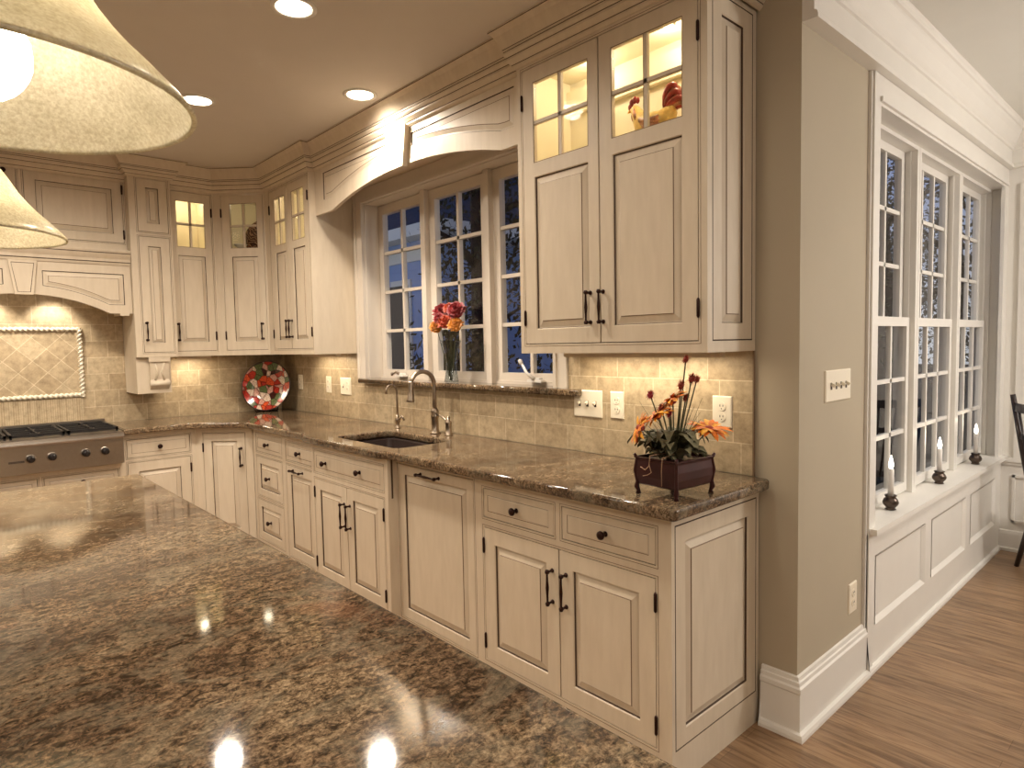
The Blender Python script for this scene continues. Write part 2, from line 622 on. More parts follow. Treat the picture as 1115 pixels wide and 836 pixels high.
def slab(name, outline, z0, z1, mat, hole=None, bev=0.006, parent=None):
    cu = bpy.data.curves.new(name + '_outline', 'CURVE')
    cu.dimensions = '2D'
    cu.fill_mode = 'BOTH'
    for pts in ([outline] + ([hole] if hole else [])):
        spn = cu.splines.new('POLY')
        spn.points.add(len(pts) - 1)
        for i, p in enumerate(pts):
            spn.points[i].co = (p[0], p[1], 0, 1)
        spn.use_cyclic_u = True
    cu.extrude = (z1 - z0) / 2 - bev
    cu.bevel_depth = bev
    cu.bevel_resolution = 3
    cu.offset = -bev
    ob = bpy.data.objects.new(name + '_tmp', cu)
    COL.objects.link(ob)
    bpy.context.view_layer.update()
    dg = bpy.context.evaluated_depsgraph_get()
    me = bpy.data.meshes.new_from_object(ob.evaluated_get(dg))
    bpy.data.objects.remove(ob)
    bpy.data.curves.remove(cu)
    me.name = name
    me.materials.clear()
    me.materials.append(M[mat])
    for v in me.vertices:
        v.co.z += (z0 + z1) / 2
    o = bpy.data.objects.new(name, me)
    COL.objects.link(o)
    if parent:
        o.parent = parent
    return o


def rounded(pts, radii, seg=6):
    """round the corners of a polygon"""
    out = []
    k = len(pts)
    for i, (p, r) in enumerate(zip(pts, radii)):
        p = Vector(p)
        if r <= 0:
            out.append((p.x, p.y))
            continue
        a = (Vector(pts[i - 1]) - p).normalized()
        b_ = (Vector(pts[(i + 1) % k]) - p).normalized()
        ang = a.angle(b_)
        d = r / math.tan(ang / 2)
        p0, p1 = p + a * d, p + b_ * d
        for j in range(seg + 1):
            t = j / seg
            q = p0 * (1 - t) ** 2 + p * 2 * t * (1 - t) + p1 * t * t
            out.append((q.x, q.y))
    return out


def sweep(path, prof, mats, name, closed=False, parent=None):
    """moulding: path = plan points, the room side lies to the right of the path; prof = (out, z); mats per profile segment"""
    mb = MB()
    P = [Vector(p) for p in path]
    rows = []
    for i, p in enumerate(P):
        d0 = (P[i] - P[i - 1]).normalized() if i > 0 else None
        d1 = (P[i + 1] - P[i]).normalized() if i < len(P) - 1 else None
        if d0 is None:
            d0 = d1
        if d1 is None:
            d1 = d0
        n0 = Vector((d0.y, -d0.x))
        n1 = Vector((d1.y, -d1.x))
        nn = (n0 + n1)
        nn = nn / max(nn.dot(n0), 0.2) if nn.length > 1e-6 else n0
        rows.append([Vector((p.x + nn.x * o, p.y + nn.y * o, z)) for o, z in prof])
    for a in range(len(rows) - 1):
        for j in range(len(prof) - 1):
            mb.face([rows[a][j], rows[a + 1][j], rows[a + 1][j + 1], rows[a][j + 1]], mats[j] if isinstance(mats, (list, tuple)) else mats)
    for rw, rev in ((rows[0], True), (rows[-1], False)):
        mb.face(rw if not rev else rw[::-1], mats[0] if isinstance(mats, (list, tuple)) else mats)
    return mb.build(name, parent)


def place(x, y, rotz):
    return Matrix.Translation((x, y, 0)) @ Matrix.Rotation(rotz, 4, 'Z')


# ------------------------------------------------------------------ hardware
def knob(parent, x, z, y=-0.02):
    mb = MB()
    mb.lathe([(0.010, 0), (0.010, 0.003), (0.006, 0.006), (0.006, 0.014), (0.011, 0.018), (0.0155, 0.024), (0.0145, 0.030), (0.008, 0.034), (0.0, 0.035)], (x, 0, z), 'bronze', 16, (0, -1, 0))
    return mb.build('knob', parent)


def pull(parent, x, z0, z1, horiz=False):
    mb = MB()
    def P(a, out):
        return (a, -out, z0) if horiz else (x, -out, a)
    a0, a1 = (x, z1) if horiz else (z0, z1)   # horizontal: x = start, z1 = end x, z0 = height
    L = a1 - a0
    for a in (a0 + 0.008, a1 - 0.008):
        mb.lathe([(0.0085, 0), (0.0085, 0.003), (0.005, 0.006), (0.0045, 0.018), (0.0075, 0.022), (0.0085, 0.028), (0.006, 0.034), (0, 0.035)], P(a, 0), 'bronze', 12, (0, -1, 0))
    ts = [0, 0.06, 0.12, 0.3, 0.42, 0.5, 0.58, 0.7, 0.88, 0.94, 1]
    rs = [0.0068, 0.0068, 0.0038, 0.0045, 0.0058, 0.0066, 0.0058, 0.0045, 0.0038, 0.0068, 0.0068]
    mb.tube([P(a0 + L * t, 0.028) for t in ts], rs, 'bronze', 10)
    return mb.build('handle', parent)


def hinge(parent, x, z):
    mb = MB()
    mb.lathe([(0.0, -0.034), (0.003, -0.032), (0.0055, -0.027), (0.0055, 0.027), (0.003, 0.032), (0.0, 0.034)], (x, -0.003, z), 'bronze', 10)
    return mb.build('hinge', parent)


RAISED = [(0.0, 0.0, 'cream'), (0.003, 0.004, 'glaze'), (0.0055, 0.0105, 'cream'), (0.010, 0.0105, 'cream'), (0.033, 0.0022, 'glaze2'), (0.0355, -0.0005, 'cream')]


def raised(mb, x0, x1, z0, z1, yf=0.0, k=1.0, conv=None):
    st = [(a * k, d, m_) for a, d, m_ in RAISED]
    mb.rings(rect(x0, x1, z0, z1), st, 'cream', yf, conv)


T = 0.020  # door thickness


def stile_frame(mb, x0, x1, z0, z1, px0, px1, pz0, pz1):
    """four frame members round the opening px/pz"""
    mb.box(x0, px0, 0, T, z0, z1, 'cream')
    mb.box(px1, x1, 0, T, z0, z1, 'cream')
    mb.box(px0, px1, 0, T, z0, pz0, 'cream')
    mb.box(px0, px1, 0, T, pz1, z1, 'cream')


def door(parent, x0, x1, z0, z1, hand='R', stile=0.062, handle=None, hinges=True, sw=None, hpull=None, bead_=False):
    """inset raised-panel door. hand = side of the hinges"""
    g = 0.0032
    X0, X1, Z0, Z1 = x0 + g, x1 - g, z0 + g, z1 - g
    sw = sw or stile
    mb = MB()
    stile_frame(mb, X0, X1, Z0, Z1, X0 + sw, X1 - sw, Z0 + stile, Z1 - stile)
    raised(mb, X0 + sw, X1 - sw, Z0 + stile, Z1 - stile, k=min(1.0, (X1 - X0 - 2 * sw) / 0.12))
    d = mb.build('door', parent)
    if hinges:
        hx = x1 - 0.001 if hand == 'R' else x0 + 0.001
        h = z1 - z0
        for zz in (z0 + h * 0.14, z1 - h * 0.14):
            hinge(d, hx, zz)
    if handle:
        hx = X0 + sw * 0.5 if hand == 'R' else X1 - sw * 0.5
        pull(d, hx, handle[0], handle[1])
    if hpull:
        pull(d, hpull[0], hpull[2], hpull[1], horiz=True)
    return d


def glass_door(parent, x0, x1, z0, z1, gx0, gx1, gz0, gz1, pz0, pz1, hand='R', handle=None):
    g = 0.0032
    X0, X1, Z0, Z1 = x0 + g, x1 - g, z0 + g, z1 - g
    mb = MB()
    mb.box(X0, gx0, 0, T, Z0, Z1, 'cream')
    mb.box(gx1, X1, 0, T, Z0, Z1, 'cream')
    mb.box(gx0, gx1, 0, T, Z0, pz0, 'cream')
    mb.box(gx0, gx1, 0, T, pz1, gz0, 'cream')
    mb.box(gx0, gx1, 0, T, gz1, Z1, 'cream')
    raised(mb, gx0, gx1, pz0, pz1, k=min(1.0, (gx1 - gx0) / 0.22))
    # glazed line round the light, then the two muntin bars
    w = 0.0022
    for a, b_, c, d_ in ((gx0 - w, gx0, gz0, gz1), (gx1, gx1 + w, gz0, gz1), (gx0 - w, gx1 + w, gz0 - w, gz0), (gx0 - w, gx1 + w, gz1, gz1 + w)):
        mb.box(a, b_, -0.0004, 0.002, c, d_, 'glaze2')
    cx, cz = (gx0 + gx1) / 2, (gz0 + gz1) / 2
    for a, b_, c, d_ in ((cx - 0.0075, cx + 0.0075, gz0, gz1), (gx0, gx1, cz - 0.0075, cz + 0.0075)):
        mb.box(a, b_, 0.003, T - 0.003, c, d_, 'cream')
    for a, b_, c, d_ in ((cx - 0.0085, cx - 0.0065, gz0, gz1), (gx0, gx1, cz - 0.0085, cz - 0.0065)):
        mb.box(a, b_, 0.002, 0.004, c, d_, 'glaze2')
    d = mb.build('door', parent)
    pm = MB()
    pm.box(gx0 + 0.0005, gx1 - 0.0005, 0.0102, 0.0122, gz0 + 0.0005, gz1 - 0.0005, 'cabglass')
    pm.build('glass_pane', d)
    hx = x1 - 0.001 if hand == 'R' else x0 + 0.001
    for zz in (z0 + 0.11, z1 - 0.13):
        hinge(d, hx, zz)
    if handle:
        pull(d, handle[0], handle[1], handle[2])
    return d


def drawer(parent, x0, x1, z0, z1, knobs=(0.5,), deep=False):
    g = 0.0032
    X0, X1, Z0, Z1 = x0 + g, x1 - g, z0 + g, z1 - g
    mb = MB()
    if deep:
        i = 0.045
        stile_frame(mb, X0, X1, Z0, Z1, X0 + i, X1 - i, Z0 + i, Z1 - i)
        raised(mb, X0 + i, X1 - i, Z0 + i, Z1 - i)
    else:
        mb.box(X0, X1, 0.002, T, Z0, Z1, 'cream')
        mb.rings(rect(X0, X1, Z0, Z1), [(0, 0.0015, 'cream'), (0.024, 0.0, 'glaze2'), (0.026, 0.0012, 'cream'), (0.030, -0.0004, 'cream')], 'cream')
    d = mb.build('drawer', parent)
    for kx in knobs:
        knob(d, X0 + (X1 - X0) * kx, (z0 + z1) / 2)
    return d


def carcass(parent, W, z0, z1, depth, openings, hollow=None, name='body', top=None):
    """face frame with openings, closed box behind. local front plane y = 0"""
    mb = MB()
    xs = sorted(set([0, W] + [v for o_ in openings for v in o_[:2]]))
    zs = sorted(set([z0, z1] + [v for o_ in openings for v in o_[2:4]]))
    for a in range(len(xs) - 1):
        run = None
        for c in range(len(zs) - 1):
            mx, mz = (xs[a] + xs[a + 1]) / 2, (zs[c] + zs[c + 1]) / 2
            inside = any(o_[0] < mx < o_[1] and o_[2] < mz < o_[3] for o_ in openings)
            if not inside:
                if run is None:
                    run = zs[c]
            if inside and run is not None:
                mb.box(xs[a], xs[a + 1], 0, T, run, zs[c], 'cream')
                run = None
        if run is not None:
            mb.box(xs[a], xs[a + 1], 0, T, run, zs[-1], 'cream')
    for o_ in openings:  # thin glazed bead scored round each opening
        a, b_, c, d_ = o_[:4]
        e0, e1 = 0.0065, 0.0085
        for q in ((a - e1, a - e0, c - e1, d_ + e1), (b_ + e0, b_ + e1, c - e1, d_ + e1), (a - e0, b_ + e0, c - e1, c - e0), (a - e0, b_ + e0, d_ + e0, d_ + e1)):
            if q[0] > 0 and q[1] < W:
                mb.box(q[0], q[1], -0.0005, 0.001, q[2], q[3], 'glaze2')
    if hollow is None:
        mb.box(0, W, T, depth, z0, top or z1, 'cream', front='glaze')  # dark box front: shade of the door gaps put into its colour
        if top:
            mb.box(0, W, T, T + 0.01, top, z1, 'glaze')  # dark plate so the drawer gaps look shaded
            mb.box(0, 0.016, T + 0.01, depth, top, z1, 'cream')
            mb.box(W - 0.016, W, T + 0.01, depth, top, z1, 'cream')
    else:
        zt = hollow  # shelf height: above it the cabinet is open behind glass
        mb.box(0, W, T, depth, z0, zt, 'cream', front='glaze')  # front coloured dark to stand in for gap shade
        t = 0.016
        mb.box(0, t, T, depth, zt, z1, 'cream')
        mb.box(W - t, W, T, depth, zt, z1, 'cream')
        mb.box(t, W - t, depth - 0.008, depth, zt, z1, 'cabin')
        mb.box(t, W - t, T, depth, z1 - 0.014, z1, 'cabin')
        mb.box(t, t + 0.002, T, depth, zt, z1 - 0.014, 'cabin')
        mb.box(W - t - 0.002, W - t, T, depth, zt, z1 - 0.014, 'cabin')
        mb.box(t, W - t, T, depth, zt, zt + 0.002, 'cabin')
        for a, b_, c, d_ in [q[:4] for q in openings]:  # dark strips added behind the gaps to stop inside lamp light leaking
            for q in ((a - 0.004, a + 0.014, zt, z1 - 0.014), (b_ - 0.014, b_ + 0.004, zt, z1 - 0.014), (a, b_, d_ - 0.014, d_ + 0.01), ((a + b_) / 2 - 0.012, (a + b_) / 2 + 0.012, zt, d_) if b_ - a > 0.5 else (a, b_, d_ - 0.01, d_ + 0.009)):
                mb.box(max(q[0], 0.001), min(q[1], W - 0.001), T + 0.0005, T + 0.006, q[2], q[3], 'glaze')
    return mb.build(name, parent)


def end_panel(parent, W, D, z0, z1, E0, E1, e0, e1):
    """finished cabinet side facing local +x: border, glazed line, raised panel"""
    mb = MB()
    P = 0.014
    cv = lambda q: (W + P - q[1], q[0], q[2])
    mb.box(W, W + 0.0025, 0, D, z0, z1, 'cream')
    for a, b_, c, d_ in ((0, E0, z0, z1), (E1, D, z0, z1), (E0, E1, z0, e0), (E0, E1, e1, z1)):
        mb.box(W + 0.0025, W + P, a, b_, c, d_, 'cream')
    st = 0.058
    mb.rings(rect(E0, E1, e0, e1), [(0, 0, 'glaze'), (0.002, 0.004, 'glaze'), (0.0045, 0, 'cream'), (st, 0, 'cream')], None, 0.0, cv)
    raised(mb, E0 + st, E1 - st, e0 + st, e1 - st, 0.0, min(1.0, (E1 - E0) / 0.28), cv)
    return mb.build('end_panel', parent)


def cab_lamp(parent, x, y, z, power):
    mb = MB()
    mb.lathe([(0.026, 0), (0.026, -0.006), (0.022, -0.009)], (x, y, z), 'nickel', 16)
    mb.lathe([(0.0205, -0.0092), (0.018, -0.0105), (0.0, -0.011)], (x, y, z), 'puck', 16)
    p = mb.build('puck_lamp', parent)
    l = add_light('puck_light', 'POINT', (x, y, z - 0.05), power, (1.0, 0.86, 0.62), shadow_soft_size=0.03)
    l.parent = parent
    return p


# ------------------------------------------------------------------ room shell
WY, RX, GX, BY = 2.223, -5.33, -0.979, 5.20
WT = 0.16

mb = MB()
mb.face([(-5.49, -3.4, 0), (4.2, -3.4, 0), (4.2, 5.36, 0), (-5.49, 5.36, 0)], 'oak')
mb.box(-5.49, 4.2, -3.4, 5.36, -0.08, -0.001, 'oak')
struct(mb.build('floor'))

mb = MB()
mb.box(-5.49, 4.2, -3.4, WY + WT, CEIL, CEIL + 0.08, 'ceil')
struct(mb.build('ceiling'))
mb = MB()
mb.box(GX - WT, 4.2, WY + WT, 5.36, CEIL, CEIL + 0.08, 'dwhite')
struct(mb.build('ceiling'))

# main wall with the sink window
KX0, KX1, KZ0, KZ1 = -3.876, -2.13, 1.17, 2.36
mb = MB()
mb.box(RX - WT, KX0, WY, WY + WT, 0, CEIL, 'wall')
mb.box(KX1, GX, WY, WY + WT, 0, CEIL, 'wall')
mb.box(KX0, KX1, WY, WY + WT, 0, KZ0, 'wall')
mb.box(KX0, KX1, WY, WY + WT, KZ1, CEIL, 'wall')
struct(mb.build('wall_main'))
mb = MB()
mb.box(RX - WT, RX, -3.4, WY, 0, CEIL, 'wall')
struct(mb.build('wall_range'))
# dining wall with the triple window
DY0, DY1, DZ0, DZ1 = 2.90, 5.19, 0.60, 2.352
mb = MB()
mb.box(GX - WT, GX, WY + WT, DY0, 0, CEIL, 'wall')
mb.box(GX - WT, GX, DY1, 5.36, 0, CEIL, 'wall')
mb.box(GX - WT, GX, DY0, DY1, 0, DZ0, 'wall')
mb.box(GX - WT, GX, DY0, DY1, DZ1, CEIL, 'wall')
struct(mb.build('wall_dining'))
mb = MB()
mb.box(GX, 4.2, BY, BY + WT, 0, CEIL, 'white')
struct(mb.build('wall_back'))
mb = MB()
mb.box(4.2, 4.3, -3.4, 5.36, 0, CEIL, 'wall')
struct(mb.build('wall_right'))
mb = MB()
mb.box(-5.49, 4.3, -3.5, -3.4, 0, CEIL, 'wall')
struct(mb.build('wall_rear'))

# backsplash tile
mb = MB()
TT = 0.008
mb.box(RX, -1.142, WY - TT, WY, 0.914, 1.168, 'tileX')
mb.box(RX, KX0 - 0.12, WY - TT, WY, 1.168, 1.375, 'tileX')
mb.box(KX1 + 0.085, -1.142, WY - TT, WY, 1.168, 1.375, 'tileX')
mb.box(-1.143, -1.138, WY - TT - 0.002, WY, 0.914, 1.37, 'glaze2')
struct(mb.build('wall_main_backsplash'))
mb = MB()
mb.box(RX, RX + TT, -0.4, WY - TT, 0.914, 1.375, 'tileY')
mb.box(RX, RX + TT, -0.4, 1.075, 1.375, 2.0, 'tileY')
struct(mb.build('wall_range_backsplash'))

# ------------------------------------------------------------------ base cabinets
TOEZ = 0.0
ZT = 0.872
BF = 1.665   # face of the base run
dB = WY - BF


def base_cab(label, x0, x1, face, openings, top=None):
    t = thing('base_cabinet', label, 'cabinet', (x0, face, 0))
    carcass(t, x1 - x0, 0.0, ZT, WY - 0.004 - face, openings, top=top)
    return t


# right-hand cabinet with two drawers over two doors
x0 = -2.0655
W1 = -1.135 - x0
o_ = [(-2.022 - x0, -1.621 - x0, 0.707, 0.828), (-1.583 - x0, -1.178 - x0, 0.707, 0.828), (-2.022 - x0, -1.178 - x0, 0.112, 0.668)]
t = base_cab('cream base cabinet under the flower planter at the counter end, two drawers over two doors', x0, -1.135, BF, o_)
md = -1.598 - x0
drawer(t, *o_[0])
drawer(t, *o_[1])
door(t, o_[2][0], md, 0.112, 0.668, 'L', handle=(0.455, 0.588))
door(t, md, o_[2][1], 0.112, 0.668, 'R', handle=(0.455, 0.588))
# finished end with its own raised panel, facing +X
end_panel(t, W1, WY - 0.004 - BF, 0.0, ZT, 0.018, 0.535, 0.118, 0.842)

# dishwasher hidden behind a tall cabinet panel
x0 = -2.672
t = thing('dishwasher_cabinet', 'cream full-height panel front hiding a dishwasher, single horizontal bronze pull at its top', 'cabinet', (x0, BF, 0))
o_ = [(0.014, 0.588, 0.10, 0.852)]
carcass(t, 0.6065, 0.0, ZT, dB - 0.004, o_)
door(t, *o_[0], hand='R', stile=0.045, sw=0.045, hinges=False, hpull=(0.195, 0.352, 0.822))

# sink cabinet standing proud of the run
SF = 1.612
x0 = -3.487
o_ = [(-3.457 - x0, -2.712 - x0, 0.712, 0.838), (-3.457 - x0, -2.712 - x0, 0.117, 0.676)]
t = base_cab('cream sink cabinet standing forward of its neighbours, wide two-knob drawer over two doors', x0, -2.672, SF, o_, 0.68)
drawer(t, *o_[0], knobs=(0.19, 0.70))
md = -3.083 - x0
door(t, o_[1][0], md, 0.117, 0.676, 'L', handle=(0.455, 0.590), stile=0.055)
door(t, md, o_[1][1], 0.117, 0.676, 'R', handle=(0.455, 0.590), stile=0.055)

# pull-out cabinet left of the sink
x0 = -4.0
o_ = [(0.033, 0.44, 0.712, 0.830), (0.033, 0.44, 0.10, 0.682)]
t = base_cab('narrow cream base cabinet left of the sink, drawer over a door with horizontal handle', x0, -3.489, BF, o_)
drawer(t, *o_[0])
door(t, *o_[1], hand='R', stile=0.052, hinges=True, hpull=(0.125, 0.275, 0.655))

# three-drawer stack
x0 = -4.512
o_ = [(0.052, 0.474, 0.714, 0.836), (0.052, 0.474, 0.412, 0.683), (0.052, 0.474, 0.112, 0.386)]
t = base_cab('cream base cabinet of three stacked drawers beside the diagonal corner door', x0, -4.0, BF, o_)
drawer(t, *o_[0])
drawer(t, *o_[1], deep=True)
drawer(t, *o_[2], deep=True)

# diagonal corner base
A = Vector((-4.80, 1.377))
B = Vector((-4.514, 1.663))
LD = (B - A).length
t = thing('corner_base_cabinet', 'cream diagonal corner base cabinet with one tall door below the round floral plate', 'cabinet', (A.x, A.y, 0), radians(45))
o_ = [(0.05, 0.352, 0.105, 0.838)]
mb = MB()
W = LD
for q in ((0, o_[0][0], 0, ZT), (o_[0][1], W, 0, ZT), (o_[0][0], o_[0][1], 0, 0.105), (o_[0][0], o_[0][1], 0.838, ZT)):
    mb.box(q[0], q[1], 0, T, q[2], q[3], 'cream')
inv = place(A.x, A.y, radians(45)).inverted()
ply = [A, B, Vector((-4.514, WY - 0.004)), Vector((RX + 0.004, WY - 0.004)), Vector((RX + 0.004, 1.377))]
pl = [inv @ Vector((p.x, p.y, 0)) for p in ply]
pl[0] = Vector((T, T, 0))
pl[1] = Vector((W - T, T, 0))
for i in range(len(pl)):
    a, b_ = pl[i], pl[(i + 1) % len(pl)]
    mb.face([(a.x, a.y, 0), (b_.x, b_.y, 0), (b_.x, b_.y, ZT), (a.x, a.y, ZT)], 'glaze' if i == 0 else 'cream')  # face behind the door is dark, imitating shade in its gap
mb.face([(p.x, p.y, ZT) for p in pl], 'cream')
mb.build('body', t)
door(t, *o_[0], hand='L', handle=(0.60, 0.735), stile=0.055)

# base cabinet between the corner and the cooktop (faces +X)
RF = -4.80
t = thing('base_cabinet', 'cream base cabinet right of the cooktop, one drawer with round knob over a single door', 'cabinet', (RF, 0.932, 0), radians(90))
o_ = [(0.022, 0.408, 0.714, 0.836), (0.022, 0.408, 0.112, 0.684)]
carcass(t, 1.377 - 0.932, 0.0, ZT, RF - RX - 0.004, o_)
drawer(t, *o_[0])
door(t, *o_[1], hand='R', stile=0.06)

# drawers under the cooktop
t = thing('base_cabinet', 'wide cream drawer cabinet below the stainless cooktop', 'cabinet', (RF, 0.05, 0), radians(90))
o_ = [(0.03, 0.425, 0.55, 0.655), (0.455, 0.852, 0.55, 0.655), (0.03, 0.425, 0.10, 0.52), (0.455, 0.852, 0.10, 0.52)]
carcass(t, 0.882, 0.0, 0.690, RF - RX - 0.004, o_)
for q in o_:
    drawer(t, *q, deep=(q[3] < 0.53))

# ------------------------------------------------------------------ countertop, sink, sill
CF, CX = 1.605, -1.070
da = Vector((1, 1)).normalized()
nd = Vector((1, -1)).normalized()
out = [(-4.745, 0.930), (-4.745, 1.335), (-4.488, 1.605 + 0.005), (-3.56, 1.61), (-3.52, 1.572), (-2.70, 1.572), (-2.66, CF), (CX, CF), (CX, WY - 0.009), (RX + 0.009, WY - 0.009), (RX + 0.009, 0.930)]
out = rounded(out, [0.006, 0.12, 0.12, 0.06, 0.05, 0.04, 0.03, 0.022, 0.03, 0, 0])
hole = rounded([(-3.325, 1.690), (-2.70, 1.690), (-2.700, 1.85), (-2.700, 2.035), (-3.325, 2.035)], [0.035, 0.05, 0.02, 0.06, 0.035])
ct = slab('countertop', out, 0.876, 0.914, 'granite', hole, 0.010)
tag(ct, 'polished brown granite countertop running along the window wall and round the corner to the cooktop', 'countertop')

# undermount sink
t = thing('sink', 'dark undermounted sink set into the granite below the window', 'sink', (-2.99, 1.86, 0.70))
mb = MB()
hole_c = [(p[0] + 2.99, p[1] - 1.86) for p in rounded([(-3.33, 1.684), (-2.698, 1.684), (-2.694, 1.85), (-2.695, 2.041), (-3.33, 2.041)], [0.035, 0.05, 0.09, 0.06, 0.035])]
rows = [[(p[0] * s_, p[1] * s_, z_) for p in hole_c] for s_, z_ in ((1.015, 0.172), (1.0, 0.172), (0.99, 0.16), (0.975, 0.03), (0.90, 0.004), (0.15, 0.0))]
mb.grid(rows, 'sink', cap1=True)
mb.grid([[(p[0] * s_, p[1] * s_, z_) for p in hole_c] for s_, z_ in ((1.015, 0.172), (1.01, 0.02), (0.92, -0.006))], 'sink', cap1=True)
mb.build('bowl', t)
mb = MB()
mb.lathe([(0.0, 0.002), (0.03, 0.002), (0.04, 0.004), (0.045, 0.0015)], (0.05, 0.02, 0.0), 'steel', 20)
mb.build('drain', t)
bpy.data.objects['sink']['label'] = 'dark undermounted sink bowl set into the granite below the window'

# granite window ledge
sl = slab('window_sill', [(-3.93, 2.168), (-1.96, 2.168), (-1.96, WY), (-2.10, WY), (-2.10, WY + 0.10), (-3.90, WY + 0.10), (-3.90, WY), (-3.93, WY)], 1.168, 1.200, 'granite', None, 0.009)
struct(sl, 'granite ledge below the sink window')

# ------------------------------------------------------------------ faucet set
t = thing('kitchen_faucet', 'tall brushed nickel gooseneck faucet with side lever, behind the sink', 'faucet', (-2.998, 2.13, 0.914))
mb = MB()
mb.lathe([(0.031, 0), (0.031, 0.006), (0.0235, 0.012), (0.0235, 0.018), (0.021, 0.022), (0.0205, 0.085), (0.024, 0.09), (0.0245, 0.104), (0.021, 0.112), (0.024, 0.122), (0.020, 0.136), (0.013, 0.146)], (0, 0, 0), 'nickel', 24)
mb.build('body', t)
mb = MB()
pts = [(0, 0, 0.14), (0, 0, 0.20), (0.0, -0.001, 0.27)]
for i in range(0, 11):
    a = pi * 0.92 * i / 10
    pts.append((0.012 * i / 10, -0.083 + 0.083 * cos(a), 0.275 + 0.080 * sin(a)))
mb.tube(pts, 0.0125, 'nickel', 14)
mb.build('spout', t)
mb = MB()
p0 = Vector(pts[-1])
dn = Vector((0.012, -0.055, -1)).normalized()
mb.lathe([(0.0135, -0.01), (0.0145, 0.0), (0.0145, 0.03), (0.0165, 0.05), (0.0195, 0.085), (0.0225, 0.094), (0.022, 0.103), (0.0, 0.103)], p0, 'nickel', 18, dn)
mb.build('spray_head', t)
mb = MB()
mb.lathe([(0.024, 0), (0.024, 0.005), (0.0175, 0.010), (0.0165, 0.062), (0.019, 0.068), (0.019, 0.078), (0.010, 0.085), (0.009, 0.105), (0.0, 0.107)], (0.128, -0.002, 0), 'nickel', 20)
mb.tube([(0.12, -0.002, 0.077), (0.09, -0.002, 0.092), (0.05, -0.001, 0.106), (0.018, 0, 0.112)], [0.007, 0.0055, 0.0055, 0.008], 'nickel', 10)
mb.build('side_lever', t)

t = thing('filter_tap', 'small slender nickel gooseneck water tap left of the main faucet', 'tap', (-3.372, 2.118, 0.914))
mb = MB()
mb.lathe([(0.019, 0), (0.019, 0.005), (0.012, 0.010), (0.011, 0.026), (0.0165, 0.040), (0.0165, 0.056), (0.010, 0.068), (0.0075, 0.085)], (0, 0, 0), 'nickel', 18)
mb.build('body', t)
mb = MB()
pts = [(0, 0, 0.07), (0.002, 0, 0.15), (-0.001, 0, 0.215)]
for i in range(1, 9):
    a = pi * 0.95 * i / 8
    pts.append((-0.003 - 0.006 * i / 8, -0.034 + 0.034 * cos(a), 0.230 + 0.034 * sin(a)))
pts.append((-0.010, -0.069, 0.212))
mb.tube(pts, [0.0065] * (len(pts) - 1) + [0.0075], 'nickel', 10)
mb.build('spout', t)
mb = MB()
mb.tube([(0.006, 0, 0.05), (0.035, -0.004, 0.058), (0.055, -0.006, 0.082)], [0.008, 0.006, 0.005], 'nickel', 8)
mb.tube([(0.045, -0.006, 0.080), (0.062, -0.007, 0.078), (0.082, -0.008, 0.058)], [0.006, 0.0055, 0.0065], 'nickel', 8)
mb.build('lever', t)

# ------------------------------------------------------------------ upper cabinets
UF = 1.90
UZ0, UZ1 = 1.370, 2.575
x0 = -2.026
t = thing('wall_cabinet', 'largest cream wall cabinet, right of the window, with a rooster behind its glass', 'cabinet', (x0, UF, 0))
o_ = [(-1.996 - x0, -1.169 - x0, 1.408, 2.534)]
W = -1.151 - x0
carcass(t, W, UZ0, UZ1, WY - UF - 0.003, o_, hollow=2.115)
md = -1.587 - x0
glass_door(t, o_[0][0], md, 1.408, 2.534, -1.930 - x0, -1.640 - x0, 2.152, 2.470, 1.470, 2.093, 'L', (-1.636 - x0, 1.480, 1.608))
glass_door(t, md, o_[0][1], 1.408, 2.534, -1.525 - x0, -1.231 - x0, 2.152, 2.470, 1.470, 2.093, 'R', (-1.573 - x0, 1.480, 1.608))
cab_lamp(t, W * 0.30, 0.17, UZ1 - 0.0145, 1.5)
cab_lamp(t, W * 0.72, 0.17, UZ1 - 0.0145, 1.5)
# moulding cleat inside the back, seen through the glass
mb = MB()
mb.box(0.02, W - 0.02, 0.285, 0.311, 2.42, 2.52, 'cabin')
mb.build('top_cleat', t)
end_panel(t, W, WY - UF - 0.004, UZ0, UZ1, 0.030, 0.296, 1.408, 2.534)

x0 = -4.727
t = thing('wall_cabinet', 'cream wall cabinet just left of the sink window, two narrow doors with lit panes', 'cabinet', (x0, UF, 0))
o_ = [(-4.642 - x0, -4.022 - x0, 1.408, 2.530)]
W = -4.003 - x0
carcass(t, W, UZ0, UZ1, WY - UF - 0.003, o_, hollow=2.112)
md = -4.345 - x0
glass_door(t, o_[0][0], md, 1.408, 2.53, -4.558 - x0, -4.405 - x0 + 0.02, 2.140, 2.465, 1.470, 2.088, 'L', (-4.372 - x0, 1.484, 1.611))
glass_door(t, md, o_[0][1], 1.408, 2.53, -4.270 - x0, -4.085 - x0, 2.140, 2.465, 1.470, 2.088, 'R', (-4.325 - x0, 1.484, 1.611))
cab_lamp(t, W * 0.55, 0.17, UZ1 - 0.0145, 1.6)

